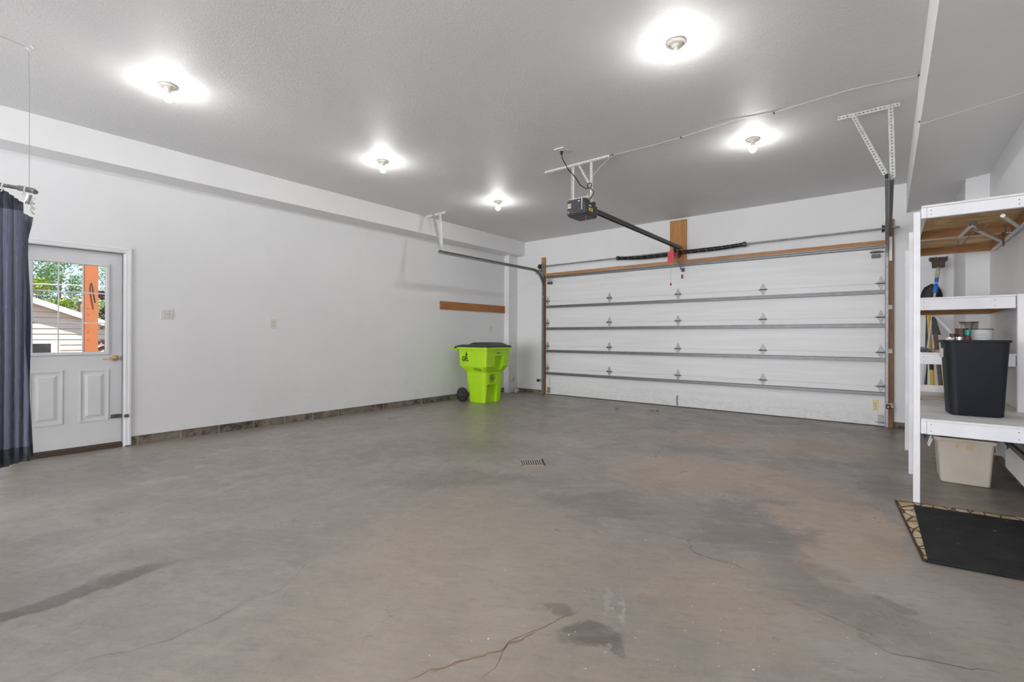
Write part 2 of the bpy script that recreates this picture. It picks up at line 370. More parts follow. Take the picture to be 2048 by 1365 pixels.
# ------------------------------------------------------------------ mesh helpers
def BM(): return bmesh.new()
def box(bm, x0, x1, y0, y1, z0, z1):
    vs = [bm.verts.new((x, y, z)) for z in (z0, z1) for y in (y0, y1) for x in (x0, x1)]
    for q in ((0, 2, 3, 1), (4, 5, 7, 6), (0, 1, 5, 4), (2, 6, 7, 3), (0, 4, 6, 2), (1, 3, 7, 5)): bm.faces.new([vs[i] for i in q])
    return bm
def beam(bm, a, b, w_, h, up=(0, 0, 1), up_off=0):
    a, b = Vector(a), Vector(b); d = (b - a).normalized(); up = Vector(up)
    s = d.cross(up); s = s.normalized() if s.length > 1e-5 else d.orthogonal().normalized(); u = s.cross(d).normalized()
    vs = []
    for p in (a, b):
        for i, j in ((-1, -1), (1, -1), (1, 1), (-1, 1)): vs.append(bm.verts.new(p + s * (i * w_ / 2) + u * (j * h / 2 + up_off)))
    for q in ((3, 2, 1, 0), (4, 5, 6, 7), (0, 1, 5, 4), (1, 2, 6, 5), (2, 3, 7, 6), (3, 0, 4, 7)): bm.faces.new([vs[i] for i in q])
    return bm
def tube(bm, pts, r, seg=8, cap=True):
    pts = [Vector(p) for p in pts]; rings = []; n = len(pts)
    rr = r if isinstance(r, (list, tuple)) else [r] * n
    ref = None
    for i, p in enumerate(pts):
        d = (pts[min(i + 1, n - 1)] - pts[max(i - 1, 0)]).normalized()
        if ref is None: ref = d.orthogonal().normalized()
        ref = (ref - d * ref.dot(d)); ref = ref.normalized() if ref.length > 1e-6 else d.orthogonal().normalized()
        s = d.cross(ref)
        rings.append([bm.verts.new(p + (ref * math.cos(k * 2 * math.pi / seg) + s * math.sin(k * 2 * math.pi / seg)) * rr[i]) for k in range(seg)])
    for a, b in zip(rings, rings[1:]):
        for k in range(seg): bm.faces.new((a[k], a[(k + 1) % seg], b[(k + 1) % seg], b[k]))
    if cap: bm.faces.new(rings[0][::-1]); bm.faces.new(rings[-1])
    return bm
def lathe(bm, prof, c, axis='Z', seg=28):
    c = Vector(c); rings = []
    for r, h in prof:
        ring = []
        for k in range(seg):
            a = k * 2 * math.pi / seg; x, y = r * math.cos(a), r * math.sin(a)
            v = {'Z': (x, y, h), 'X': (h, x, y), 'Y': (x, h, y)}[axis]
            ring.append(bm.verts.new(c + Vector(v)))
        rings.append(ring)
    for a, b in zip(rings, rings[1:]):
        for k in range(seg): bm.faces.new((a[k], a[(k + 1) % seg], b[(k + 1) % seg], b[k]))
    if prof[0][0] > 1e-6: bm.faces.new(rings[0][::-1])
    if prof[-1][0] > 1e-6: bm.faces.new(rings[-1])
    bmesh.ops.remove_doubles(bm, verts=bm.verts, dist=1e-6)
    return bm
def prism(bm, poly, axis, a0, a1):
    def P3(u, v, a): return {'X': (a, u, v), 'Y': (u, a, v), 'Z': (u, v, a)}[axis]
    A = [bm.verts.new(P3(u, v, a0)) for u, v in poly]; B = [bm.verts.new(P3(u, v, a1)) for u, v in poly]
    bm.faces.new(A[::-1]); bm.faces.new(B); n = len(poly)
    for i in range(n): bm.faces.new((A[i], A[(i + 1) % n], B[(i + 1) % n], B[i]))
    return bm
def rrect(x0, x1, y0, y1, r, seg=4):
    out = []
    for cx, cy, a0 in ((x1 - r, y1 - r, 0), (x0 + r, y1 - r, 90), (x0 + r, y0 + r, 180), (x1 - r, y0 + r, 270)):
        for k in range(seg + 1):
            a = math.radians(a0 + 90 * k / seg); out.append((cx + r * math.cos(a), cy + r * math.sin(a)))
    return out
def loft(bm, levels, cap=(True, True)):
    rings = [[bm.verts.new((x, y, z)) for x, y in poly] for z, poly in levels]
    for a, b in zip(rings, rings[1:]):
        n = len(a)
        for k in range(n): bm.faces.new((a[k], a[(k + 1) % n], b[(k + 1) % n], b[k]))
    if cap[0]: bm.faces.new(rings[0][::-1])
    if cap[1]: bm.faces.new(rings[-1])
    return bm
def xf(bm, mat):
    bmesh.ops.transform(bm, matrix=mat, verts=bm.verts); return bm
def wpos(o):
    v = Vector((0, 0, 0))
    while o: v += Vector(o.location); o = o.parent
    return v
def link(name, bm, mat, parent=None, loc=(0, 0, 0), smooth=False, bevel=0):
    bmesh.ops.recalc_face_normals(bm, faces=bm.faces)
    me = bpy.data.meshes.new(name); off = -Vector(loc) - (wpos(parent) if parent else Vector((0, 0, 0)))
    bmesh.ops.translate(bm, vec=off, verts=bm.verts)
    bm.to_mesh(me); bm.free()
    mats = mat if isinstance(mat, (list, tuple)) else [mat]
    for q in mats: me.materials.append(q)
    if smooth:
        me.polygons.foreach_set('use_smooth', [True] * len(me.polygons))
        try: me.set_sharp_from_angle(angle=math.radians(38))
        except Exception: pass
    o = bpy.data.objects.new(name, me); COL.objects.link(o); o.location = loc
    if parent: o.parent = parent
    if bevel:
        b = o.modifiers.new('bevel', 'BEVEL'); b.width = bevel; b.segments = 2; b.limit_method = 'ANGLE'
    return o
def tag(o, label, cat, group=None):
    o['label'] = label; o['category'] = cat
    if group: o['group'] = group
    return o
def thing(name, loc, label, cat, group=None):
    o = bpy.data.objects.new(name, None); COL.objects.link(o); o.location = loc; o.empty_display_size = .1
    return tag(o, label, cat, group)
def struct(name, bm, mat, parent=None, **k):
    o = link(name, bm, mat, parent, **k)
    if not parent: o['kind'] = 'structure'
    return o
def copy_tree(o, loc, label):
    r = o.copy(); COL.objects.link(r); r.location = loc; r['label'] = label
    for ch in list(o.children):
        c = ch.copy(); COL.objects.link(c); c.parent = r
        for g in list(ch.children):
            d = g.copy(); COL.objects.link(d); d.parent = c
    return r
def text_obj(name, body, mat, parent, size, M4, extrude=.0008, bold=0):
    cu = bpy.data.curves.new(name, 'FONT'); cu.body = body; cu.size = size; cu.extrude = extrude; cu.offset = bold
    tmp = bpy.data.objects.new(name + '_c', cu); COL.objects.link(tmp)
    bpy.context.view_layer.update()
    me = bpy.data.meshes.new_from_object(tmp.evaluated_get(bpy.context.evaluated_depsgraph_get()))
    bpy.data.objects.remove(tmp); bpy.data.curves.remove(cu)
    me.transform(M4); me.transform(Matrix.Translation(-wpos(parent))); me.materials.clear(); me.materials.append(mat)
    o = bpy.data.objects.new(name, me); COL.objects.link(o); o.parent = parent
    return o
def basis(o, x, y):
    x, y = Vector(x).normalized(), Vector(y).normalized(); z = x.cross(y); o = Vector(o)
    return Matrix(((x.x, y.x, z.x, o.x), (x.y, y.y, z.y, o.y), (x.z, y.z, z.z, o.z), (0, 0, 0, 1)))

# ------------------------------------------------------------------ room shell
XL, XR, YB, YF, ZC = -6.48, .84, 8.10, -6.8, 3.26
struct('floor', box(BM(), XL - .15, XR + .15, YF - .1, YB + .15, -.12, 0), M['floor'])
struct('ceiling', box(BM(), XL - .2, XR + .2, YF - .2, YB + .2, ZC, ZC + .12), M['ceiling'])
# left wall with entry door opening
DY0, DY1, DZ = .468, 1.335, 2.115
bm = BM(); box(bm, XL - .14, XL, YF, DY0, .10, ZC); box(bm, XL - .14, XL, DY1, YB + .1, .10, ZC); box(bm, XL - .14, XL, DY0, DY1, DZ, ZC)
struct('wall_left', bm, M['wall'])
bm = BM(); box(bm, XL - .14, XL - .008, YF, DY0, 0, .10); box(bm, XL - .14, XL - .008, DY1, YB, 0, .10)
struct('baseboard_left', bm, M['block'])
GX0, GX1, GZ = -5.63, 0.035, 2.50
bm = BM(); box(bm, XL, GX0, YB, YB + .14, .08, ZC); box(bm, GX1, XR + .1, YB, YB + .14, .08, ZC); box(bm, GX0, GX1, YB, YB + .14, GZ, ZC)
struct('wall_back', bm, M['wall'])
bm = BM(); box(bm, XL, GX0, YB + .004, YB + .14, 0, .08); box(bm, GX1, XR, YB + .004, YB + .14, 0, .08)
struct('baseboard_back', bm, M['block'])
bm = BM(); box(bm, XR, XR + .14, YF, YB + .1, .10, ZC); struct('wall_right', bm, M['wall'])
bm = BM(); box(bm, XR + .01, XR + .14, YF, YB, 0, .10); struct('baseboard_right', bm, M['block'])
struct('wall_front', box(BM(), XL - .1, XR + .1, YF - .14, YF, 0, ZC), M['wall'])
struct('trim_1', box(BM(), XL, -6.15, YF, YB, 2.96, ZC - .001), M['soffit'])
struct('trim_2', prism(BM(), [(.197, 2.866), (XR, 2.946), (XR, ZC - .001), (.197, ZC - .001)], 'Y', YF, YB), M['soffit'])
bm = BM(); box(bm, XL, -6.355, 7.80, YB, .0, 2.96)
struct('trim_3', bm, M['wall'])
bm = BM(); box(bm, .655, XR, 6.98, YB, 0, 3.0)
struct('trim_4', bm, M['wall'])
# garage opening frame
bm = BM(); box(bm, -5.665, -5.590, 8.045, YB, 0, 2.50); struct('trim_5', bm, M['jamb_wood_v'], bevel=.003)
bm = BM(); box(bm, -5.675, -5.590, 8.045, YB, 2.501, 2.87); struct('trim_12', bm, M['pine_v'], bevel=.003)
bm = BM(); box(bm, -.022, .066, 8.045, YB, 0, 2.80); struct('trim_6', bm, M['jamb_wood_v'], bevel=.003)
bm = BM(); box(bm, -5.585, -.022, 8.05, YB, 2.468, 2.528); struct('trim_7', bm, M['header_wood'], bevel=.002)
bm = BM(); box(bm, -2.955, -2.672, 8.058, YB, 2.528, 3.225); struct('trim_8', bm, M['pine_v'], bevel=.006)

# ------------------------------------------------------------------ floor marks
def ribbon(bm, pts, w0):
    P = []
    for a, b in zip(pts, pts[1:]):
        n = max(2, int((Vector(b) - Vector(a)).length / .025))
        for k in range(n):
            q = Vector(a).lerp(Vector(b), k / n); P.append((q.x + random.uniform(-.009, .009), q.y + random.uniform(-.009, .009)))
    prev = None
    for i, (x, y) in enumerate(P):
        j = min(i + 1, len(P) - 1); h = max(j - 1, 0); d = Vector((P[j][0] - P[h][0], P[j][1] - P[h][1]))
        if d.length < 1e-6: continue
        n = Vector((-d.y, d.x)).normalized() * (w0 * random.uniform(.3, 1.0) * min(1, i / 6 + .2, (len(P) - i) / 6 + .2))
        c = (bm.verts.new((x + n.x, y + n.y, .0008)), bm.verts.new((x - n.x, y - n.y, .0008)))
        if prev: bm.faces.new((prev[0], prev[1], c[1], c[0]))
        prev = c
floor = bpy.data.objects['floor']
for pts, ww, mt in (
    ([(-2.316, .239), (-2.324, .378), (-2.227, .585), (-2.238, .765), (-2.275, .879), (-2.261, 1.05), (-2.412, 1.279), (-2.399, 1.478)], .0012, 'crack'),
    ([(-1.113, 1.212), (-1.124, 1.333), (-1.172, 1.421), (-1.142, 1.545), (-1.106, 1.638), (-1.071, 1.782), (-1.058, 1.892)], .0016, 'crack'),
    ([(-1.331, 1.036), (-1.259, 1.207), (-1.168, 1.386), (-1.119, 1.585)], .005, 'rust_crack'),
    ([(-1.061, 2.826), (-.93, 2.841), (-.855, 2.695), (-.604, 2.678), (-.5, 2.631)], .003, 'crack'),
    ([(-.429, 2.482), (-.23, 2.464), (-.053, 2.407), (.025, 2.391)], .002, 'crack'),
    ([(-.092, 2.355), (.025, 2.316), (.155, 2.369), (.237, 2.385), (.323, 2.454)], .0022, 'crack'),
    ([(-1.412, 5.175), (-1.079, 5.186), (-.672, 5.396), (-.275, 5.489)], .004, 'crack'),
    ([(-4.3, 1.6), (-4.1, 2.0), (-3.869, 2.432), (-3.847, 3.312)], .002, 'crack')):
    bm = BM(); ribbon(bm, pts, ww); link('crack' if mt == 'crack' else 'rusty_crack', bm, M[mt], floor)
bm = BM()
for i in range(330):
    x = random.uniform(-3.6, .6); y = random.uniform(1.0, 5.6)
    if random.random() < .55: x = random.gauss(-.75, .5); y = random.gauss(2.2, .7)
    s = random.choice((.0015, .002, .0025, .003, .0045)) * random.uniform(.7, 1.3); a = random.uniform(0, 3.14); e = random.uniform(.3, 1)
    if not (-6 < x < .75 and .9 < y < 7): continue
    vs = [bm.verts.new((x + s * math.cos(a + k) * 1.0, y + s * e * math.sin(a + k), .0012)) for k in (0, 1.3, 2.6, 3.8, 5.1)]
    bm.faces.new(vs)
fl = link('paint_flecks', bm, M['fleck'], floor); fl['kind'] = 'stuff'

# ------------------------------------------------------------------ entry door (door_1)
XD = XL - .055      # inner face of the leaf
LY0, LY1, LZ0, LZ1 = .492, 1.312, .055, 2.10
d1 = bpy.data.objects.new('door_1', None); COL.objects.link(d1); d1.location = (XL - .07, .85, 0); d1['kind'] = 'structure'
GY0, GY1, G0, G1 = .628, 1.178, 1.037, 1.950
GYL = .63 - .0      # visible glass starts by the curtain; full glass is symmetric in the leaf
bm = BM()
box(bm, XD - .045, XD, LY0, LY1, LZ0, G0); box(bm, XD - .045, XD, LY0, LY1, G1, LZ1)
box(bm, XD - .045, XD, LY0, GY0, G0, G1); box(bm, XD - .045, XD, GY1, LY1, G0, G1)
link('leaf', bm, M['door_paint'], d1)
def raised(bm, y0, y1, z0, z1):
    for k, (ins, h) in enumerate(((0, .006), (.022, .002), (.05, .007))):
        pass
    # moulded frame
    for (a0, a1, b0, b1) in ((y0, y1, z0, z0 + .018), (y0, y1, z1 - .018, z1), (y0, y0 + .018, z0 + .0181, z1 - .0181), (y1 - .018, y1, z0 + .0181, z1 - .0181)):
        box(bm, XD, XD + .006, a0, a1, b0, b1)
    v = []
    i0, i1 = .045, .07
    A = [bm.verts.new((XD + .001, y, z)) for y, z in ((y0 + i0, z0 + i0), (y1 - i0, z0 + i0), (y1 - i0, z1 - i0), (y0 + i0, z1 - i0))]
    B = [bm.verts.new((XD + .008, y, z)) for y, z in ((y0 + i1, z0 + i1), (y1 - i1, z0 + i1), (y1 - i1, z1 - i1), (y0 + i1, z1 - i1))]
    bm.faces.new(B)
    for k in range(4): bm.faces.new((A[k], A[(k + 1) % 4], B[(k + 1) % 4], B[k]))
for y0, y1 in ((.966, 1.206), (.600, .846)):
    bm = BM(); raised(bm, y0, y1, .305, .852); link('raised_panel', bm, M['door_paint'], d1, bevel=.0015)
bm = BM()
for (a0, a1, b0, b1) in ((GY0 - .028, GY1 + .028, G0 - .03, G0), (GY0 - .028, GY1 + .028, G1, G1 + .03), (GY0 - .028, GY0, G0, G1), (GY1, GY1 + .028, G0, G1)):
    box(bm, XD, XD + .014, a0, a1, b0, b1)
link('glazing_frame', bm, M['door_paint'], d1, bevel=.004)
win = link('window_pane', box(BM(), XD - .026, XD - .022, GY0, GY1, G0, G1), M['glass'], d1)
bm = BM()
for y in (.812, .996): box(bm, XD - .021, XD - .006, y - .0055, y + .0055, G0, G1)
for z in (1.657, 1.340): box(bm, XD - .022, XD - .005, GY0, GY1, z - .0065, z + .0065)
link('muntin', bm, M['door_paint'], d1)
h = link('door_handle', lathe(BM(), [(.001, .001), (.033, .001), (.033, .006), (.026, .016), (.013, .022), (.012, .045), (.001, .046)], (XD, 1.253, .965), 'X'), M['brass'], d1, smooth=True)
link('lever', tube(BM(), [(XD + .04, 1.253, .965), (XD + .047, 1.235, .967), (XD + .05, 1.20, .966), (XD + .05, 1.165, .960), (XD + .047, 1.15, .957)], [.011, .010, .008, .008, .006], 10), M['brass'], h, smooth=True)
bm = BM(); box(bm, XD, XD + .004, 1.222, 1.308, .315, .355); box(bm, XL + .016, XL + .022, 1.322, 1.362, .318, .352)
tube(bm, [(XD + .018, 1.228, .335), (XD + .018, 1.35, .333)], .007, 8); box(bm, XD, XD + .024, 1.235, 1.25, .318, .35); box(bm, XD, XD + .024, 1.29, 1.304, .318, .35)
link('slide_bolt', bm, M['latch'], d1)
bm = BM(); box(bm, XD - .01, XL - .004, 1.3128, 1.3148, .055, 2.1); box(bm, XD - .01, XL - .004, LY0, 1.3148, 2.1004, 2.1028); link('reveal_shade', bm, plain('grey_reveal_shade', (.22, .22, .22), .6), d1)  # grey strips paint the shade of the door reveal
bm = BM(); box(bm, XL - .14, XL, DY0, DY0 + .022, 0, DZ); box(bm, XL - .14, XL, DY1 - .02, DY1, 0, DZ); box(bm, XL - .14, XL, DY0, DY1, DZ - .012, DZ)
box(bm, XL - .13, XL - .098, DY0, DY0 + .035, 0, DZ); box(bm, XL - .13, XL - .10, DY1 - .035, DY1, 0, DZ); box(bm, XL - .13, XL - .10, DY0, DY1, DZ - .03, DZ)
struct('trim_9', bm, M['white_paint'])
bm = BM()
for (y0, y1, z0, z1) in ((DY1 - .006, DY1 + .05, .012, DZ + .05), (DY0 - .05, DY0 + .006, .012, DZ + .05)):
    box(bm, XL, XL + .012, y0, y1, z0, z1)
    box(bm, XL + .012, XL + .018, y0 + (.03 if y0 > 1 else .004), y1 - (.004 if y0 > 1 else .03), z0, z1 - .004)
box(bm, XL, XL + .0125, DY0 - .051, DY1 + .051, DZ - .006, DZ + .051); box(bm, XL + .0125, XL + .0185, DY0 - .047, DY1 + .047, DZ + .024, DZ + .047)
struct('trim_10', bm, M['white_paint'], bevel=.002)
bm = BM(); box(bm, XL - .14, XL - .005, DY0, DY1, 0, .05); struct('trim_11', bm, M['sill_wood'])

# ------------------------------------------------------------------ garage door (door_2)
d2 = bpy.data.objects.new('door_2', None); COL.objects.link(d2); d2.location = (-2.82, 8.12, 0); d2['kind'] = 'structure'
JZ = [.012, .548, 1.009, 1.488, 1.948, 2.462]
PX0, PX1 = -5.575, -.028
for a, b in zip(JZ, JZ[1:]):
    bm = BM(); box(bm, -5.615, .020, 8.102, 8.1149, a + .0018, b - .0018); box(bm, -5.615, .020, 8.115, 8.145, a, b + .0005)
    # end stiles, slightly proud
    box(bm, PX0, PX0 + .075, 8.098, 8.102, a + .002, b - .002); box(bm, PX1 - .075, PX1, 8.098, 8.102, a + .002, b - .002)
    link('panel', bm, M['garage_panel'], d2)
SZ = [.440, .905, 1.372, 1.830]
for z in SZ + [2.448]:
    bm = BM()
    prism(bm, [(8.098, z + .030), (8.098, z + .027), (8.060, z + .022), (8.045, z + .022), (8.045, z + .011), (8.049, z + .011), (8.049, z + .018), (8.098, z + .019)], 'X', PX0, PX1)
    prism(bm, [(8.098, z - .026), (8.060, z - .020), (8.045, z - .020), (8.045, z - .013), (8.050, z - .013), (8.050, z - .016), (8.098, z - .021)], 'X', PX0, PX1)
    prism(bm, [(8.090, z - .02), (8.094, z - .02), (8.094, z + .02), (8.090, z + .02)], 'X', PX0, PX1)
    link('strut', bm, M['strut'], d2)
link('bottom_seal', box(BM(), PX0, PX1, 8.105, 8.14, .001, .014), M['black_plastic'], d2)
hx = [-5.545, -4.125, -2.822, -1.506, -.066]
hp = None
for zi in JZ[1:5]:
    for i, x in enumerate(hx):
        bm = BM(); e = .005
        prism(bm, [(x - .006, zi + .098), (x + .006, zi + .098), (x + .034, zi + .02), (x + .038, zi + .004), (x - .038, zi + .004), (x - .034, zi + .02)], 'Y', 8.094, 8.0995)
        prism(bm, [(x - .038, zi - .004), (x + .038, zi - .004), (x + .034, zi - .02), (x + .006, zi - .09), (x - .006, zi - .09), (x - .034, zi - .02)], 'Y', 8.094, 8.0995)
        for s in (-1, 1): prism(bm, [(8.098, zi + .03), (8.098, zi - .018), (8.072, zi - .014), (8.064, zi), (8.075, zi + .014)], 'X', x + s * .036 - .0015, x + s * .036 + .0015)
        hg = link('hinge', bm, M['hinge'], d2)
        ax = (x - .06, x + .06) if i in (1, 2, 3) else ((x - .055, x + .05) if i == 0 else (x - .06, x + .07))
        link('hinge_pin', tube(BM(), [(ax[0] if i != 4 else x - .06, 8.078, zi), (ax[1], 8.078, zi)], .0062, 8), M['dark_steel'], hg)
for x0, s in ((-5.47, -1), (-.125, 1)):
    bm = BM(); box(bm, x0 - .045, x0 + .045, 8.03, 8.098, 2.30, 2.345); box(bm, x0 - .05, x0 + .055, 8.06, 8.07, 2.365, 2.372); box(bm, x0 - .05, x0 + .055, 8.02, 8.03, 2.385, 2.392)
    tube(bm, [(x0 - .06, 8.04, 2.372), (x0 + .07 * s + .02, 8.04, 2.372)], .007, 8); link('top_roller_bracket', bm, M['dark_steel'], d2)
for x0, x1 in ((-5.545, -5.48), (-.098, -.035)):
    bm = BM(); box(bm, x0, x1, 8.085, 8.098, .035, .155); tube(bm, [(x0 - .03, 8.07, .06), (x1 + .01, 8.07, .06)], .006, 8); link('bottom_bracket', bm, M['galv'], d2)
bm = BM(); tube(bm, [(-2.832, 8.098, .185), (-2.832, 8.075, .18), (-2.832, 8.068, .115), (-2.832, 8.075, .05), (-2.832, 8.098, .045)], .008, 8)
box(bm, -2.845, -2.819, 8.094, 8.099, .17, .205); box(bm, -2.845, -2.819, 8.094, 8.099, .025, .06); link('lift_handle', bm, M['galv'], d2)
bm = BM(); box(bm, -.155, -.09, 8.0955, 8.0985, .20, .365); lb = link('warning_label', bm, M['white_sticker'], d2)
bm = BM(); box(bm, -.153, -.139, 8.0945, 8.0956, .203, .362); box(bm, -.106, -.092, 8.0945, 8.0956, .203, .362); box(bm, -.139, -.106, 8.0945, 8.0956, .345, .362); link('yellow_border', bm, M['yellow_sticker'], lb)
bm = BM()
for k in range(6): box(bm, -.136, -.110, 8.0945, 8.0956, .222 + k * .019, .228 + k * .019)
link('small_print', bm, M['ink'], lb)
bm = BM(); box(bm, -5.515, -5.465, 8.0955, 8.0985, .19, .35); lb = link('warning_label', bm, M['white_sticker'], d2)
bm = BM()
for k in range(7): box(bm, -5.508, -5.478, 8.0945, 8.0956, .20 + k * .021, .206 + k * .021)
link('small_print', bm, M['ink'], lb)
bm = BM(); box(bm, -2.755, -2.715, 8.06, 8.0985, 2.33, 2.39); tube(bm, [(-2.77, 8.05, 2.372), (-2.70, 8.05, 2.372)], .007, 8); link('operator_bracket', bm, M['dark_steel'], d2)
link('red_tag', box(BM(), -2.765, -2.735, 8.085, 8.0985, 2.215, 2.285), M['red_dull'], d2)

# ------------------------------------------------------------------ tracks
def track_path(ys, ztop):
    p = [(ys, ztop)]; yc, R = 8.05, .36
    p += [(yc - R - .1, ztop)]
    for k in range(0, 11):
        a = math.radians(90 - 9 * k); p.append((yc - R + R * math.cos(a), ztop - R + R * math.sin(a)))
    p += [(yc, 1.2), (yc, .01)]
    return p
def sweep(bm, path, prof):
    rings = []
    for i, (y, z) in enumerate(path):
        a = path[max(i - 1, 0)]; b = path[min(i + 1, len(path) - 1)]; d = Vector((b[0] - a[0], b[1] - a[1])).normalized(); n = Vector((-d.y, d.x))
        rings.append([bm.verts.new((px, y + n.x * q, z + n.y * q)) for px, q in prof])
    for a, b in zip(rings, rings[1:]):
        k = len(prof)
        for j in range(k): bm.faces.new((a[j], a[(j + 1) % k], b[(j + 1) % k], b[j]))
    bm.faces.new(rings[0][::-1]); bm.faces.new(rings[-1])
def cprof(x0, s):   # channel open toward the door centre
    t_ = .003; w_, d_ = .052, .030
    return [(x0, -w_ / 2), (x0 + s * d_, -w_ / 2), (x0 + s * d_, -w_ / 2 + .008), (x0 + s * (d_ - t_), -w_ / 2 + .008), (x0 + s * (d_ - t_), -w_ / 2 + t_), (x0 + s * t_, -w_ / 2 + t_),
            (x0 + s * t_, w_ / 2 - t_), (x0 + s * (d_ - t_), w_ / 2 - t_), (x0 + s * (d_ - t_), w_ / 2 - .008), (x0 + s * d_, w_ / 2 - .008), (x0 + s * d_, w_ / 2), (x0, w_ / 2)]
def angle_iron(bm, a, b, w_, up, side=1, holes=True):
    """an L of two thin flanges running from a to b with punched holes shown as real gaps"""
    a, b = Vector(a), Vector(b); d = (b - a); L = d.length; d.normalize(); u = Vector(up); u = (u - d * u.dot(d)).normalized(); s = d.cross(u) * side
    def flange(n, wd):
        pitch = .028; k = max(1, int(L / pitch)) if holes else 0; t_ = .0028
        m_ = n.cross(d)
        def slab(p, q, lo, hi):
            vs = [bm.verts.new(x + n * w2 + m_ * (t_ * e)) for x in (p, q) for w2 in (lo, hi) for e in (-.5, .5)]
            for f4 in ((0, 1, 3, 2), (4, 6, 7, 5), (0, 4, 5, 1), (2, 3, 7, 6), (0, 2, 6, 4), (1, 5, 7, 3)): bm.faces.new([vs[i] for i in f4])
        if not k: slab(a, b, 0, wd); return
        slab(a, b, 0, wd * .34); slab(a, b, wd * .66, wd)
        for i in range(k + 1):
            c0 = a + d * max(0, i * L / k - .009); c1 = a + d * min(L, i * L / k + .005); slab(c0, c1, wd * .34, wd * .66)
    flange(u, w_); flange(s, w_)
tl = thing('garage_door_track', (-5.62, 8.05, 0), 'steel door track curving up beside the green trash cart', 'track', 'overhead door tracks')
bm = BM(); sweep(bm, track_path(5.12, 2.573), cprof(-5.640, 1)); link('rail', bm, M['galv'], tl)
def hanger(root, x, y, ztr, s, m):
    bm = BM(); angle_iron(bm, (x, y, 3.245), (x, y, ztr + .02), .026, (1, 0, 0), s); link('hanger_angle', bm, M[m], root)
    bm = BM(); angle_iron(bm, (x - .22 if s > 0 else x - .13, y + .02, 3.245), (x - .01, y - .02, ztr + .06), .030, (0, -1, 0), s); link('brace_angle', bm, M[m], root)
bm = BM(); angle_iron(bm, (-6.12, 5.27, 3.258), (-5.64, 5.27, 3.258), .035, (0, 0, -1), 1); link('ceiling_angle', bm, M['white_angle'], tl)
bm = BM(); angle_iron(bm, (-5.76, 5.26, 3.25), (-5.665, 5.22, 2.58), .032, (1, 0, 0), 1); link('hanger_angle', bm, M['white_angle'], tl)
bm = BM(); angle_iron(bm, (-5.92, 5.27, 3.25), (-5.675, 5.20, 2.62), .030, (1, 0, 0), 1); link('brace_angle', bm, M['painted_galv'], tl)
for z in (.35, 1.15, 2.05): link('jamb_bracket', box(BM(), -5.655, -5.60, 8.035, 8.046, z - .02, z + .02), M['galv'], tl)
bm = BM(); box(bm, -5.70, -5.60, 7.86, 7.875, 2.50, 2.515); box(bm, -5.70, -5.61, 8.03, 8.045, 2.44, 2.60); beam(bm, (-5.66, 7.80, 2.565), (-5.66, 8.04, 2.60), .003, .03); link('flag_bracket', bm, M['galv'], tl)
tr = thing('garage_door_track', (.02, 8.05, 0), 'steel door track at the doorway side next to the white shelving', 'track', 'overhead door tracks')
bm = BM(); sweep(bm, track_path(5.15, 2.60), cprof(.012, -1)); link('rail', bm, M['galv'], tr)
bm = BM(); sweep(bm, [(5.2, 2.60), (7.95, 2.60)], [(.014, -.025), (.045, -.025), (.045, -.022), (.017, -.022), (.017, .03), (.014, .03)]); link('reinforcing_angle', bm, M['dark_steel'], tr)
bm = BM(); angle_iron(bm, (-.36, 5.26, 3.258), (.085, 5.26, 3.258), .035, (0, 0, -1), 1); link('ceiling_angle', bm, M['painted_galv'], tr)
bm = BM(); angle_iron(bm, (.003, 5.25, 3.25), (.018, 5.22, 2.60), .036, (1, 0, 0), -1); link('hanger_angle', bm, M['painted_galv'], tr)
bm = BM(); angle_iron(bm, (-.235, 5.265, 3.25), (.0, 5.21, 2.64), .032, (0, -1, 0), 1); link('brace_angle', bm, M['painted_galv'], tr)
for z in (.30, 1.03, 1.62): link('jamb_bracket', box(BM(), .005, .055, 8.034, 8.046, z - .03, z + .03), M['galv'], tr)
bm = BM(); box(bm, .018, .05, 8.030, 8.046, 2.24, 2.56); link('flag_bracket', bm, M['white_angle'], tr)

# torsion shaft and spring
ts = thing('torsion_spring_shaft', (-2.8, 8.0, 2.67), 'long steel shaft with a sagging black torsion spring above the garage door', 'spring')
link('shaft', tube(BM(), [(-5.73, 7.985, 2.672), (.125, 7.985, 2.672)], .0125, 12), M['galv'], ts, smooth=True)
def coil(x0, x1, z0, z1, dip):
    bm = BM(); n = 230; pts = []
    def c(t_): return Vector((x0 + (x1 - x0) * t_, 7.985, z0 + (z1 - z0) * t_ - dip * math.sin(math.pi * t_) ))
    tube(bm, [c(k / 16) for k in range(17)], .030, 14)
    turns = 46
    for k in range(turns * 8 + 1):
        t_ = k / (turns * 8); a = k / 8 * 2 * math.pi; p = c(t_); pts.append((p.x, p.y + .031 * math.cos(a), p.z + .031 * math.sin(a)))
    tube(bm, pts, .0028, 4)
    return bm
link('spring', coil(-3.895, -2.86, 2.668, 2.640, .022), M['spring'], ts)
link('spring', coil(-2.77, -1.745, 2.652, 2.668, .012), M['spring'], ts)
for x0, x1, z0, z1, dip in ((-3.87, -2.88, 2.668, 2.640, .022), (-2.75, -1.765, 2.652, 2.668, .012)):
    pts = []
    for k in range(8 * 12 + 1):
        t_ = k / 96; a = k / 12 * 2 * math.pi; pts.append((x0 + (x1 - x0) * t_, 7.985 + .0335 * math.cos(a), z0 + (z1 - z0) * t_ - dip * math.sin(math.pi * t_) + .0335 * math.sin(a)))
    link('paint_stripe', tube(BM(), pts, .0022, 4), M['wire'], ts)
for x in (-3.895, -1.745): link('winding_cone', lathe(BM(), [(.013, -.02), (.04, -.02), (.04, .02), (.013, .02)], (x, 7.985, 2.668), 'X', 16), M['dark_steel'], ts)
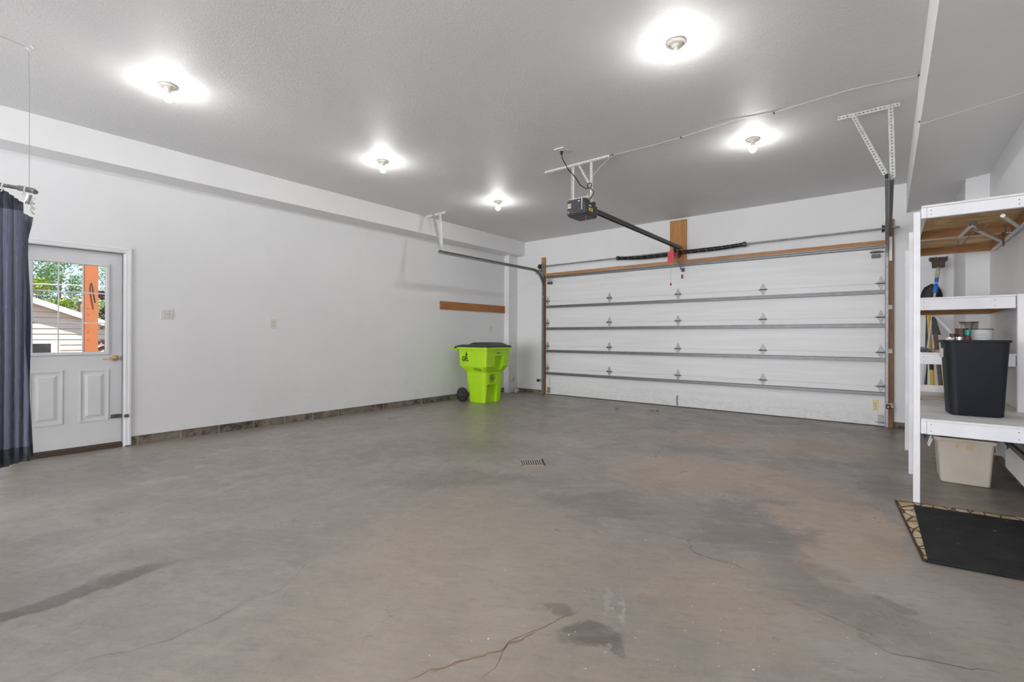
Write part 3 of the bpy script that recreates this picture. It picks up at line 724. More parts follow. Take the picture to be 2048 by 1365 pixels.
bm = BM(); lathe(bm, [(.01, -.035), (.045, -.035), (.05, 0), (.045, .035), (.01, .035)], (-2.805, 7.985, 2.648), 'X', 18)
prism(bm, [(-2.90, 2.70), (-2.76, 2.70), (-2.76, 2.60), (-2.80, 2.56), (-2.86, 2.60)], 'Y', 8.0, 8.055); link('anchor_bracket', bm, M['red_dull'], ts)
for x in (-5.655, -.03):
    bm = BM(); lathe(bm, [(.01, -.028), (.052, -.028), (.052, -.022), (.042, -.018), (.042, .018), (.052, .022), (.052, .028), (.01, .028)], (x, 7.985, 2.672), 'X', 22); link('cable_drum', bm, M['dark_steel'], ts, smooth=True)
for x in (-5.60, -.025): link('end_plate', box(BM(), x, x + .008, 7.95, 8.046, 2.60, 2.74), M['galv'], ts)

# ------------------------------------------------------------------ opener
op = thing('garage_door_opener', (-2.78, 4.75, 2.6), 'black ceiling-hung garage door opener with yellow and white stickers', 'opener')
bm = BM()
loft(bm, [(2.600, rrect(-2.89, -2.665, 4.635, 4.89, .02)), (2.615, rrect(-2.90, -2.655, 4.62, 4.905, .02)), (2.735, rrect(-2.90, -2.655, 4.62, 4.905, .015)), (2.738, rrect(-2.885, -2.67, 4.625, 4.89, .01)), (2.79, rrect(-2.885, -2.67, 4.625, 4.89, .01))])
hs = link('housing', bm, M['opener_black'], op)
bm = BM(); box(bm, -2.888, -2.705, 4.610, 4.622, 2.622, 2.775); link('front_cover', bm, M['opener_black'], op, bevel=.002)
bm = BM(); R0 = .040
for k in range(20):
    a0 = math.radians(180 + 9 * k); a1 = math.radians(180 + 9 * (k + 1)); 
    if k in (9, 10): continue
    cx, cz = -2.785, 2.715
    pr = [(cx + R0 * math.cos(a0), cz + R0 * math.sin(a0)), (cx + R0 * math.cos(a1), cz + R0 * math.sin(a1)), (cx + (R0 + .006) * math.cos(a1), cz + (R0 + .006) * math.sin(a1)), (cx + (R0 + .006) * math.cos(a0), cz + (R0 + .006) * math.sin(a0))]
    prism(bm, pr, 'Y', 4.6085, 4.611)
link('round_groove', bm, M['ink'], op)
for nm, x0, x1, z0, z1, mt in (('buff_sticker', -2.88, -2.838, 2.717, 2.743, 'buff_sticker'), ('white_sticker', -2.88, -2.838, 2.690, 2.712, 'white_sticker'), ('white_sticker', -2.745, -2.722, 2.752, 2.764, 'white_sticker'), ('white_sticker', -2.878, -2.866, 2.640, 2.652, 'white_sticker')):
    st = link(nm, box(BM(), x0, x1, 4.6085, 4.6098, z0, z1), M[mt], op)
    if x1 - x0 > .03:
        bm = BM()
        for k in range(3): box(bm, x0 + .004, x1 - .004, 4.6078, 4.6086, z0 + .004 + k * .006, z0 + .0055 + k * .006)
        link('small_print', bm, M['ink'], st)
link('antenna_strip', box(BM(), -2.702, -2.694, 4.612, 4.620, 2.655, 2.785), M['white_sticker'], op)
def side(nm, y0, y1, z0, z1, mt, sl=0):
    bm = BM(); prism(bm, [(y0, z0), (y1, z0 + sl), (y1, z1 + sl), (y0, z1)], 'X', -2.6555, -2.6538); return link(nm, bm, M[mt], op)
side('white_sticker', 4.70, 4.755, 2.708, 2.722, 'white_sticker')
side('yellow_sticker', 4.70, 4.79, 2.655, 2.690, 'yellow_sticker')
side('black_stripe', 4.715, 4.775, 2.668, 2.677, 'ink').location.x += .0012
bm = BM(); box(bm, -2.74, -2.68, 4.905, 4.94, 2.64, 2.72); link('rail_socket', bm, M['white_angle'], op)
bm = BM(); prism(bm, [(-2.755, 2.745), (-2.715, 2.745), (-2.715, 2.695), (-2.722, 2.695), (-2.722, 2.740), (-2.748, 2.740), (-2.748, 2.695), (-2.755, 2.695)], 'Y', 4.90, 7.98)
box(bm, -2.765, -2.755, 4.9, 7.98, 2.695, 2.70); box(bm, -2.715, -2.705, 4.9, 7.98, 2.695, 2.70)
link('rail', bm, M['dark_steel'], op)
bm = BM(); beam(bm, (-2.735, 7.7, 2.69), (-2.735, 7.7, 2.60), .05, .02); box(bm, -2.75, -2.72, 7.62, 7.74, 2.675, 2.70); link('trolley', bm, M['black_plastic'], op)
link('curved_arm', tube(BM(), [(-2.735, 7.72, 2.68), (-2.735, 7.76, 2.58), (-2.735, 7.86, 2.46), (-2.735, 7.98, 2.38), (-2.735, 8.05, 2.372)], .011, 8), M['galv'], op)
bm = BM(); tube(bm, [(-2.80, 7.66, 2.69), (-2.80, 7.66, 2.61)], .003, 6); tube(bm, [(-2.765, 7.66, 2.69), (-2.775, 7.66, 2.61)], .003, 6); tube(bm, [(-2.79, 7.66, 2.44), (-2.79, 7.66, 2.10)], .0022, 6); cdm = link('release_cord', bm, M['wire'], op)
bm = BM(); loft(bm, [(7.652, rrect(-2.84, -2.74, 2.44, 2.63, .02)), (7.668, rrect(-2.84, -2.74, 2.44, 2.63, .02))])
for v in bm.verts: v.co = Vector((v.co.x, v.co.z, v.co.y))
tg = link('release_tag', bm, M['red'], op)
bm = BM()
for k in range(5): box(bm, -2.815, -2.765, 7.6505, 7.652, 2.49 + k * .022, 2.496 + k * .022)
link('small_print', bm, M['red_dull'], tg)
link('release_knob', lathe(BM(), [(.004, .0), (.014, .004), (.014, .035), (.006, .042)], (-2.79, 7.66, 2.06), 'Z', 12), M['red_dull'], op)
bm = BM(); angle_iron(bm, (-3.30, 4.745, 3.215), (-2.43, 4.75, 3.215), .036, (0, 0, 1), 1); link('ceiling_angle', bm, M['white_angle'], op)
for x in (-2.905, -2.645):
    bm = BM(); angle_iron(bm, (x, 4.75, 3.23), (x, 4.75, 2.76), .024, (1, 0, 0) if x < -2.8 else (-1, 0, 0), 1); link('hanger_angle', bm, M['white_angle'], op)
bm = BM(); angle_iron(bm, (-2.80, 4.75, 3.22), (-2.665, 4.75, 2.98), .026, (0, -1, 0), 1); link('brace_angle', bm, M['white_angle'], op)
bm = BM(); angle_iron(bm, (-2.92, 4.70, 2.80), (-2.64, 4.70, 2.80), .022, (0, 0, 1), 1); link('top_angle', bm, M['white_angle'], op)
pts = [(-2.78, 4.315, 3.225), (-2.775, 4.33, 3.16), (-2.76, 4.42, 3.07), (-2.73, 4.53, 3.00), (-2.71, 4.60, 2.93), (-2.68, 4.68, 2.90), (-2.66, 4.70, 2.915)]
for k in range(0, 13): pts.append((-2.65 + .028 * math.cos(math.radians(180 - 45 * k)), 4.70, 2.935 + .032 * math.sin(math.radians(180 - 45 * k))))
pts += [(-2.63, 4.70, 2.90), (-2.60, 4.71, 2.86), (-2.62, 4.72, 2.82), (-2.66, 4.73, 2.79)]
cdp = link('power_cord', tube(BM(), pts, .0055, 7), M['cord'], op, smooth=True)
link('plug', lathe(BM(), [(.006, 0), (.014, .01), (.017, .045)], (-2.78, 4.315, 3.20), 'Z', 12), M['cord'], cdp)
link('tie_string', tube(BM(), [(-2.655, 4.63, 2.80), (-2.64, 4.66, 2.83), (-2.66, 4.70, 2.85), (-2.63, 4.66, 2.80), (-2.645, 4.64, 2.775)], .005, 6), M['rope'], op)
link('loose_wire', tube(BM(), [(-2.70, 4.70, 2.60), (-2.695, 4.70, 2.56), (-2.69, 4.70, 2.52), (-2.70, 4.70, 2.49), (-2.712, 4.70, 2.47)], .0016, 6), M['wire'], op)
ol = thing('ceiling_outlet', (-2.781, 4.318, 3.26), 'white square outlet on the ceiling where the opener cord plugs in', 'outlet')
link('cover_plate', box(BM(), -2.84, -2.72, 4.258, 4.378, 3.248, 3.2595), M['plate'], ol, bevel=.002)
link('receptacle', lathe(BM(), [(.02, .0), (.024, .004), (.024, .010)], (-2.78, 4.318, 3.243), 'Z', 16), M['plate'], ol)

# ------------------------------------------------------------------ ceiling lamps
def lamp(loc, label):
    r = thing('ceiling_lamp', loc, label, 'lamp', 'bare bulb ceiling lamps'); x, y, z = loc
    b = link('base', lathe(BM(), [(.062, .0), (.066, -.004), (.066, -.010), (.057, -.016), (.040, -.019), (.030, -.021)], (x, y, z - .0005), 'Z', 32), M['porcelain'], r, smooth=True)
    for s in (-1, 1): link('screw', lathe(BM(), [(.006, .0), (.006, -.003), (.003, -.004)], (x + s * .042, y + s * .012, z - .017), 'Z', 8), M['slot'], b)
    link('socket', lathe(BM(), [(.031, -.018), (.029, -.024), (.024, -.034), (.021, -.037)], (x, y, z), 'Z', 24), M['porcelain'], r, smooth=True)
    bl = link('bulb', lathe(BM(), [(.0342, -.102), (.0315, -.117), (.021, -.130), (.0, -.137)], (x, y, z), 'Z', 14), M['bulb'], r, smooth=True)
    link('bulb_shoulder', lathe(BM(), [(.024, -.070), (.0305, -.086), (.0342, -.102), (.033, -.102)], (x, y, z), 'Z', 24), M['bulb_soft'], bl, smooth=True)
    link('bulb_neck', lathe(BM(), [(.0145, -.036), (.016, -.048), (.020, -.060), (.024, -.070), (.022, -.070)], (x, y, z), 'Z', 20), M['neck'], bl, smooth=True)
    return r
L0 = lamp((-4.59, 1.215, ZC), 'bare bulb ceiling lamp nearest the navy curtain and entry door')
for p, lb in (((-4.60, 3.31, ZC), 'bare bulb ceiling lamp halfway along the wall with the light switch'), ((-4.60, 5.38, ZC), 'bare bulb ceiling lamp between the opener and the left track hanger'),
              ((-1.145, 3.235, ZC), 'brightest bare bulb ceiling lamp, nearest the viewer at the top'), ((-1.085, 5.32, ZC), 'bare bulb ceiling lamp between the opener and the right track hanger'),
              ((-1.145, 1.15, ZC), 'bare bulb ceiling lamp just above the camera')):
    copy_tree(L0, p, lb)

# ------------------------------------------------------------------ wall fittings
sw = thing('light_switch', (XL, 1.707, 1.456), 'white double toggle switch plate right of the entry door', 'switch')
link('cover_plate', box(BM(), XL, XL + .007, 1.648, 1.766, 1.398, 1.514), M['plate'], sw, bevel=.003)
for y in (1.684, 1.730):
    t_ = link('toggle', beam(BM(), (XL + .006, y, 1.456), (XL + .02, y, 1.450), .009, .016), M['plate'], sw)
    bm = BM()
    for z in (1.492, 1.420): lathe(bm, [(.004, 0), (.004, .002)], (XL + .0065, y, z), 'X', 8)
    box(bm, XL + .0068, XL + .0085, y - .006, y + .006, 1.443, 1.447); box(bm, XL + .0068, XL + .0085, y - .006, y + .006, 1.466, 1.470)
    link('switch_slot', bm, M['slot'], t_)
def outlet(y, z, label, blank=False):
    r = thing('wall_outlet', (XL, y, z), label, 'outlet', 'white wall outlets')
    link('cover_plate', box(BM(), XL, XL + .006, y - .038, y + .038, z - .06, z + .06), M['plate'], r, bevel=.003)
    for dz in (-.022, .022):
        q = link('receptacle', box(BM(), XL + .006, XL + .009, y - .018, y + .018, z + dz - .015, z + dz + .015), M['cream'], r, bevel=.003)
        bm = BM()
        for dy in (-.007, .007): box(bm, XL + .009, XL + .0096, y + dy - .0015, y + dy + .0015, z + dz - .004, z + dz + .009)
        lathe(bm, [(.003, 0), (.003, .0006)], (XL + .009, y, z + dz - .009), 'X', 8)
        link('slots', bm, M['slot'], q)
    return r
outlet(2.907, 1.374, 'white wall outlet in the middle of the long left wall')
outlet(7.34, 1.365, 'white wall outlet above the green trash cart')
lg = link('ledger_board', box(BM(), XL, XL + .02, 5.917, 7.795, 1.715, 1.866), M['board_wood'], loc=(XL, 6.85, 1.79), bevel=.002)
tag(lg, 'long reddish brown wooden board screwed to the wall above the trash cart', 'board')
vt = thing('wall_vent', (-6.355, 7.925, .30), 'round beige vent cover low on the corner pilaster', 'vent')
link('rim', lathe(BM(), [(.088, .001), (.088, .006), (.070, .018), (.045, .024), (.0, .025)], (-6.355, 7.93, .30), 'X', 28), M['cream'], vt, smooth=True)
link('cap', lathe(BM(), [(.028, .02), (.028, .032), (.0, .036)], (-6.355, 7.93, .30), 'X', 18), plain('vent_cap_metal', (.72, .68, .60), .25, .6), vt, smooth=True)
# rag by the pilaster
def lump(name, c, r, mat, label, cat, seed, flat=.7, group=None):
    rnd = random.Random(seed); bm = BM(); bmesh.ops.create_icosphere(bm, subdivisions=2, radius=r)
    for v in bm.verts:
        v.co *= rnd.uniform(.65, 1.15); v.co.z = max(v.co.z * flat, -r * flat * .6) + r * flat * .6; v.co += Vector(c)
    o = link(name, bm, mat, loc=c); return tag(o, label, cat, group)
lump('crumpled_rag', (-6.22, 7.90, .001), .065, M['rag'], 'crumpled white rag on the floor under the round vent', 'rag', 3, .9)
# photo eyes
def eye(x, s, label, led):
    r = thing('safety_sensor', (x, 7.98, .29), label, 'sensor', 'door safety sensors')
    link('housing', box(BM(), x - .022, x + .022, 7.955, 8.0, .262, .318), M['black_plastic'], r, bevel=.005)
    bm = BM(); box(bm, x - .004, x + .05 * s + .004 * s, 8.0, 8.006, .28, .30) if s > 0 else box(bm, x + .05 * s, x + .004, 8.0, 8.006, .28, .30)
    box(bm, x - .01, x + .01, 8.0, 8.045, .284, .296); link('bracket', bm, M['galv'], r)
    link('lens', lathe(BM(), [(.005, -.002), (.005, 0)], (x, 7.955, .29), 'Y', 12), M['led'] if led else M['ink'], r)
    return r
eye(.010, 1, 'black safety sensor with a red light at the foot of the right jamb', True)
e2 = eye(-5.70, 1, 'black safety sensor at the foot of the left jamb near the trash cart', False)
bm = BM(); tube(bm, [(.03, 8.035, .30), (.045, 8.03, .34), (.06, 8.03, .33), (.065, 8.04, .28), (.09, 8.05, .26), (.085, 8.07, .20)], .0035, 6)
o = link('sensor_wire', bm, M['white_wire'], loc=(.05, 8.03, .28)); tag(o, 'tangled thin wires beside the right door sensor', 'wire')

# ------------------------------------------------------------------ trash cart
ct = thing('trash_cart', (-5.85, 6.46, 0), 'lime green wheeled trash cart with a black lid against the left wall', 'trash cart')
def bool_cut(bm, cutters):
    me = bpy.data.meshes.new('t'); bmesh.ops.recalc_face_normals(bm, faces=bm.faces); bm.to_mesh(me); bm.free(); o = bpy.data.objects.new('t', me); COL.objects.link(o); rm = [o]
    for c in cutters:
        mc = bpy.data.meshes.new('c'); bmesh.ops.recalc_face_normals(c, faces=c.faces); c.to_mesh(mc); c.free(); oc = bpy.data.objects.new('c', mc); COL.objects.link(oc); rm.append(oc)
        md = o.modifiers.new('b', 'BOOLEAN'); md.object = oc; md.operation = 'DIFFERENCE'; md.solver = 'EXACT'
    bpy.context.view_layer.update()
    res = bpy.data.meshes.new_from_object(o.evaluated_get(bpy.context.evaluated_depsgraph_get()))
    out = BM(); out.from_mesh(res)
    for q in rm: bpy.data.objects.remove(q)
    return out
lv = [(.0, rrect(-6.05, -5.63, 6.24, 6.70, .085)), (.02, rrect(-6.06, -5.622, 6.232, 6.707, .085)), (.56, rrect(-6.10, -5.585, 6.20, 6.735, .085)), (.665, rrect(-6.19, -5.525, 6.145, 6.785, .04)),
      (.975, rrect(-6.21, -5.505, 6.135, 6.80, .035)), (.975, rrect(-6.245, -5.48, 6.11, 6.825, .04)), (1.012, rrect(-6.245, -5.48, 6.11, 6.825, .04))]
body = loft(BM(), lv)
cuts = []
c = BM(); loft(c, [(.60, rrect(-5.61, -5.30, 6.37, 6.60, .01)), (.855, rrect(-5.60, -5.30, 6.39, 6.62, .01))]); cuts.append(c)      # upper lift pocket
c = BM(); box(c, -5.665, -5.40, 6.33, 6.50, .375, .52); cuts.append(c)      # lift bar slot
c = BM(); box(c, -5.68, -5.30, 6.27, 6.545, -.05, .335); cuts.append(c)     # lower recess
c = BM(); prism(c, [(-5.655, .545), (-5.50, .60), (-5.40, .52), (-5.50, .50)], 'Y', 6.0, 6.0001); c.free()
c = BM(); box(c, -6.2, -6.01, 6.1, 6.9, -.1, .20); cuts.append(c)            # wheel well
body = bool_cut(body, cuts)
bd = link('body', body, M['lime'], ct, bevel=.004)
link('lift_bar', tube(BM(), [(-5.612, 6.325, .455), (-5.612, 6.505, .455)], .014, 12), M['galv'], ct, smooth=True)
bm = BM()   # grab ledges in the flare
lathe(bm, [(.0, -.01), (.07, -.006), (.10, .0), (.07, .006), (.0, .01)], (0, 0, 0), 'Z', 20)
xf(bm, Matrix.Translation((-5.74, 6.178, .60)) @ Matrix.Rotation(math.radians(-28), 4, 'X'))
link('grip_ledge', bm, plain('lime_plastic_darker', (.33, .60, .012), .4, var=.05), ct, smooth=True)  # a darker lime than the body
bm = BM(); box(bm, -6.36, -6.24, 6.16, 6.19, .955, 1.0); box(bm, -6.36, -6.24, 6.74, 6.77, .955, 1.0); tube(bm, [(-6.355, 6.13, .985), (-6.355, 6.80, .985)], .018, 12); link('handle', bm, M['lime'], ct, smooth=True)
bm = BM()
loft(bm, [(1.012, rrect(-6.25, -5.475, 6.105, 6.83, .04)), (1.045, rrect(-6.24, -5.485, 6.115, 6.82, .04)), (1.05, rrect(-6.20, -5.53, 6.16, 6.775, .04)), (1.056, rrect(-6.19, -5.54, 6.17, 6.765, .04))])
loft(bm, [(1.045, rrect(-6.10, -5.52, 6.22, 6.79, .05)), (1.095, rrect(-6.02, -5.62, 6.30, 6.74, .06)), (1.10, rrect(-5.98, -5.66, 6.34, 6.70, .06))])
tube(bm, [(-6.27, 6.12, 1.005), (-6.27, 6.82, 1.005)], .022, 12)
link('lid', bm, M['lid_black'], ct, bevel=.006)
for y in (6.165, 6.745):
    wh = link('wheel', lathe(BM(), [(.03, -.030), (.095, -.030), (.128, -.024), (.134, -.010), (.134, .010), (.128, .024), (.095, .030), (.03, .030)], (-6.12, y, .134), 'Y', 32), M['black_plastic'], ct, smooth=True)
    bm = BM(); lathe(bm, [(.0, -.036), (.03, -.036), (.032, -.028)], (-6.12, y, .134), 'Y', 16)
    for k in range(6):
        a = k * math.pi / 3; beam(bm, (-6.12 + .03 * math.cos(a), y - .031, .134 + .03 * math.sin(a)), (-6.12 + .095 * math.cos(a), y - .031, .134 + .095 * math.sin(a)), .014, .008, (0, 1, 0))
    link('hub_spokes', bm, plain('hub_grey', (.06, .06, .065), .4), wh)
Mg = basis((-6.105, 6.1335, .762), (1, 0, 0), (0, .03, 1))
text_obj('logo_text', 'GFL', M['ink'], ct, .118, Mg @ Matrix.Diagonal((.80, 1, 1, 1)), .0015, .0028)
bm = BM()
def leafp(cx, cz, a, L, wd):
    pts = [(0, 0), (L * .35, wd), (L * .7, wd * .7), (L, 0), (L * .7, -wd * .7), (L * .35, -wd)]
    ca, sa = math.cos(a), math.sin(a); prism(bm, [(cx + u * ca - v * sa, cz + u * sa + v * ca) for u, v in pts], 'Y', 6.126, 6.134)
for cx, cz, a in ((-5.993, .860, 135), (-5.993, .860, 45), (-5.993, .892, 90)): leafp(cx, cz, math.radians(a), .040, .011)
box(bm, -5.9955, -5.9905, 6.126, 6.134, .848, .90)
link('logo_plant', bm, M['ink'], ct)
bm = BM()
for k in range(8): box(bm, -6.10 + k * .018, -6.091 + k * .018, 6.1325, 6.1355, .740, .746)
link('logo_small_print', bm, plain('dark_green_print', (.10, .22, .02), .5), ct)
text_obj('serial_number', '162 086', M['ink'], ct, .030, basis((-5.5075, 6.42, .90), (0, 1, 0), (0, 0, 1)), .001, .0005)

# ------------------------------------------------------------------ drain, leaves
dr = thing('floor_drain', (-2.65, 3.62, 0), 'square slotted floor drain in the middle of the concrete', 'drain')
A, B_, C_, D_ = Vector((-2.827, 3.627)), Vector((-2.645, 3.79)), Vector((-2.485, 3.615)), Vector((-2.662, 3.45))
def quad(bm, u0, u1, v0, v1, z0, z1):
    def q(u, v): return A.lerp(B_, u).lerp(D_.lerp(C_, u), v)
    lo = [bm.verts.new((*q(u, v), z0)) for u, v in ((u0, v0), (u1, v0), (u1, v1), (u0, v1))]; hi = [bm.verts.new((*q(u, v), z1)) for u, v in ((u0, v0), (u1, v0), (u1, v1), (u0, v1))]
    bm.faces.new(hi); bm.faces.new(lo[::-1])
    for i in range(4): bm.faces.new((lo[i], lo[(i + 1) % 4], hi[(i + 1) % 4], hi[i]))
bm = BM(); quad(bm, 0, 1, 0, 1, .0003, .0012); link('well', bm, M['drain_dark'], dr)
bm = BM()
for a in ((0, 1, 0, .09), (0, 1, .91, 1), (0, .07, 0, 1), (.93, 1, 0, 1)): quad(bm, *a, .0006, .005)
for k in range(10): u = .09 + k * .0905; quad(bm, u + .028, u + .068, .09, .91, .0006, .005)
link('grate', bm, M['drain'], dr)
for i, (x, y, s, lb) in enumerate(((-3.876, 5.832, .022, 'small curled leaf on the floor between drain and trash cart'), (-3.50, 7.133, .042, 'curled green leaf near the garage door, left of the leaf pair'),
                                   (-2.984, 7.361, .036, 'left leaf of the green pair by the garage door'), (-2.885, 7.37, .05, 'right, larger leaf of the green pair by the garage door'))):
    rnd = random.Random(i); bm = BM()
    for k in range(7):
        a = rnd.uniform(0, 6.28); r = s * rnd.uniform(.6, 1.1); c0 = Vector((x, y, .004)); d = Vector((math.cos(a), math.sin(a), 0)); n = Vector((-d.y, d.x, 0))
        q = [c0, c0 + d * r * .5 + n * r * .3 + Vector((0, 0, r * .7 * rnd.random())), c0 + d * r + Vector((0, 0, r * .3)), c0 + d * r * .5 - n * r * .3 + Vector((0, 0, r * .7 * rnd.random()))]
        vs = [bm.verts.new(v) for v in q]; bm.faces.new(vs[:3]); bm.faces.new((vs[0], vs[2], vs[3]))
    o = link('fallen_leaf', bm, M['leaf_green'], loc=(x, y, 0)); tag(o, lb, 'leaf', 'fallen leaves on the floor')

# ------------------------------------------------------------------ curtain
rod = thing('curtain_rod', (-4.71, .434, 2.237), 'grey pipe curtain rod hung on a wire from the ceiling', 'curtain rod')
link('pipe', tube(BM(), [(-4.71, -1.6, 2.237), (-4.71, .41, 2.237)], .013, 14), M['pipe'], rod, smooth=True)
link('elbow', tube(BM(), [(-4.71, .375, 2.237), (-4.71, .43, 2.236), (-4.705, .455, 2.232), (-4.69, .462, 2.222)], [.018, .019, .019, .016], 14), M['galv'], rod, smooth=True)
link('pipe_stub', tube(BM(), [(-4.76, .44, 2.215), (-4.78, .425, 2.15)], .017, 12), M['tin'], rod, smooth=True)
hw = thing('suspension_wire', (-4.714, .434, 3.26), 'thin wire running along the ceiling and down to the curtain rod', 'wire')
link('wire', tube(BM(), [(-4.70, -1.6, 3.255), (-4.70, .2, 3.255), (-4.712, .425, 3.235), (-4.712, .432, 3.0), (-4.712, .433, 2.25)], .0018, 6), M['wire'], hw)
link('hook', tube(BM(), [(-4.712, .44, 3.26), (-4.712, .455, 3.235), (-4.712, .435, 3.215), (-4.712, .415, 3.235)], .006, 8), M['white_wire'], hw, smooth=True)
cu = thing('curtain', (-4.71, 0, 2.2), 'navy blue pleated curtain hanging in front of the entry door', 'curtain')
def sheet(bm, y0, y1, x0, ztop, zbot, amp, per, sag, lean=0, ph=0):
    ny = int((y1(0) - y0) / .004); nz = 26; g = []
    for j in range(nz + 1):
        row = []
        for i in range(ny + 1):
            u = i / ny; s = j / nz; y = y0 + (y1(s) - y0) * u
            zt = ztop(y) ; z = zt + (zbot(y) - zt) * s
            x = x0 + amp * (.45 + .8 * s) * math.sin(y / per * 2 * math.pi + ph + .8 * math.sin(y * 9)) + .012 * math.sin(y * 23 + 2 * s) * (.3 + s)
            yy = y + lean * s * u + .006 * math.sin(y / per * 2 * math.pi * 2 + 5 * s)
            row.append(bm.verts.new((x, yy, z)))
        g.append(row)
    for a, b in zip(g, g[1:]):
        for i in range(ny): bm.faces.new((a[i], a[i + 1], b[i + 1], b[i]))
sheet_top = lambda y: 2.215 - .07 * abs(math.sin((y - .30) * math.pi / .16)) ** .8 if y < .30 else 2.215 - .085 * min(1, (y - .30) / .11)
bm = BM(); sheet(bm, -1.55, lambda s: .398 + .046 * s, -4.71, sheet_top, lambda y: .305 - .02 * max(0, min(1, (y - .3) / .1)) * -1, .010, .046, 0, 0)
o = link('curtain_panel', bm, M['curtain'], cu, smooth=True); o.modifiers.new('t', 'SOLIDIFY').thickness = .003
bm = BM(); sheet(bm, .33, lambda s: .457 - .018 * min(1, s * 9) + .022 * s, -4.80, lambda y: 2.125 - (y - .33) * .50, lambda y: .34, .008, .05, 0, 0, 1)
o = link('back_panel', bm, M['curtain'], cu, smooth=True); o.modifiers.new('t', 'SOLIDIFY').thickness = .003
for y in (-.02, .14, .300, .405):
    bm = BM(); tube(bm, [(-4.71 + .030 * math.cos(a * math.pi / 8), y + .004 * math.sin(a), 2.225 + .032 * math.sin(a * math.pi / 8)) for a in range(17)], .004, 6); link('ring', bm, M['vinyl'], cu, smooth=True)
for k in range(3): bm = BM(); tube(bm, [(-4.75 + .025 * math.cos(a * math.pi / 6), .455 + .01 * math.sin(a), 2.17 - k * .035 + .022 * math.sin(a * math.pi / 6)) for a in range(13)], .003, 5); link('spare_ring', bm, M['vinyl'], cu)

# ------------------------------------------------------------------ ceiling cable
cc = thing('ceiling_cable', (-1.2, 4.79, 3.26), 'thin white cable stapled across the ceiling from the opener to the soffit', 'cable')
link('cable', tube(BM(), [(-2.66, 4.74, 3.02), (-2.55, 4.76, 3.14), (-2.406, 4.787, 3.25), (-1.979, 4.81, 3.254), (-1.647, 4.801, 3.254), (-1.254, 4.74, 3.248), (-1.086, 4.742, 3.254), (-.806, 4.802, 3.254), (-.674, 4.764, 3.25), (-.241, 4.734, 3.254), (.191, 4.80, 3.254), (.192, 4.79, 3.20), (.193, 4.787, 2.87), (.21, 4.786, 2.864), (.83, 4.775, 2.940)], .0026, 6), M['white_wire'], cc)
for x, y, z in ((-2.406, 4.787, 3.253), (-1.647, 4.801, 3.253), (-.806, 4.802, 3.253), (.188, 4.80, 3.25), (.193, 4.79, 2.885)): link('staple', box(BM(), x - .007, x + .007, y - .006, y + .006, z - .006, z + .006), M['dark_steel'], cc)

# ------------------------------------------------------------------ shelving
sh = thing('storage_shelving', (.48, 5.6, 0), 'white painted wooden storage shelving against the right wall', 'shelving')
SX0, SX1 = .192, .832
for y0, y1, top in ((4.535, 4.59, 2.135), (5.46, 5.50, 2.150), (6.585, 6.625, 2.150)):
    link('post', box(BM(), .150, .189, y0, y1, .0, top), M['white_board'], sh, bevel=.002)
for z0, z1 in ((.62, 1.50),): link('wall_post', box(BM(), .800, .838, 5.355, 5.396, .626, 1.56), M['white_board'], sh, bevel=.002)
def shelf(name, y0, y1, zt, zb, joists, deck, rimm='joist_y'):
    s = bpy.data.objects.new(name, None); COL.objects.link(s); s.parent = sh; s.location = (0, 0, zt)
    xe = SX1 if y0 < 5 else .797
    dk = link('deck', box(BM(), SX0 + .002, SX1, y0 - (.006 if y0 < 5 else 0), y1 + .006, zt - .014, zt), deck, s, bevel=.001)
    link('end_rail', box(BM(), SX0 + .032, xe, y0, y0 + .036, zb, zt - .015), M['white_board'], s, bevel=.002)
    link('side_rail', box(BM(), SX0, SX0 + .031, y0, y1, zb, zt - .015), M['white_board'], s, bevel=.002)
    link('far_rail', box(BM(), SX0 + .032, SX1, y1 - .036, y1, zb, zt - .015), M['joist_x'], s, bevel=.002)
    link('wall_rail', box(BM(), SX1 - .036, SX1, y0 + .037, y1 - .037, zb, zt - .015), M['joist_y'], s, bevel=.002)
    for y in joists: link('joist', box(BM(), SX0 + .032, SX1 - .037, y, y + .036, zb, zt - .015), M['joist_x'], s, bevel=.002)
    link('plywood_underside', box(BM(), SX0 + .032, SX1 - .037, y0 + .037, y1 - .037, zt - .018, zt - .0145), M['ply'], s)
    for x in (SX0 + .055, SX1 - .15):
        for z in (zb + .022, zt - .04): link('screw', lathe(BM(), [(.0035, -.001), (.0035, .0)], (x, y0, z), 'Y', 8), M['slot'], s)
    bm = BM()
    box(bm, SX0 + .032, SX1, y0 - .0001, y0 + .0365, zb - .0012, zb - .0001); box(bm, SX0 + .032, SX1 - .037, y1 - .036, y1, zb - .0012, zb - .0001); box(bm, SX1 - .036, SX1, y0 + .037, y1 - .037, zb - .0012, zb - .0001)
    for y in joists: box(bm, SX0 + .032, SX1 - .037, y, y + .036, zb - .0012, zb - .0001)
    link('painted_edge', bm, M['white_board'], s)
    return s
shelf('top_shelf', 4.52, 6.64, 2.172, 2.082, (5.545,), M['white_shelf'])
shelf('upper_shelf', 5.40, 6.64, 1.560, 1.452, (), M['white_shelf'])
shelf('middle_shelf', 5.40, 6.64, 1.085, .985, (), M['white_shelf'])
shelf('bottom_shelf', 4.52, 6.80, .625, .515, (5.6,), M['white_shelf'])
bm = BM(); beam(bm, (.40, 6.69, 1.44), (.612, 6.69, 1.12), .02, .055, (0, 1, 0)); link('brace_board', bm, M['white_board'], sh)

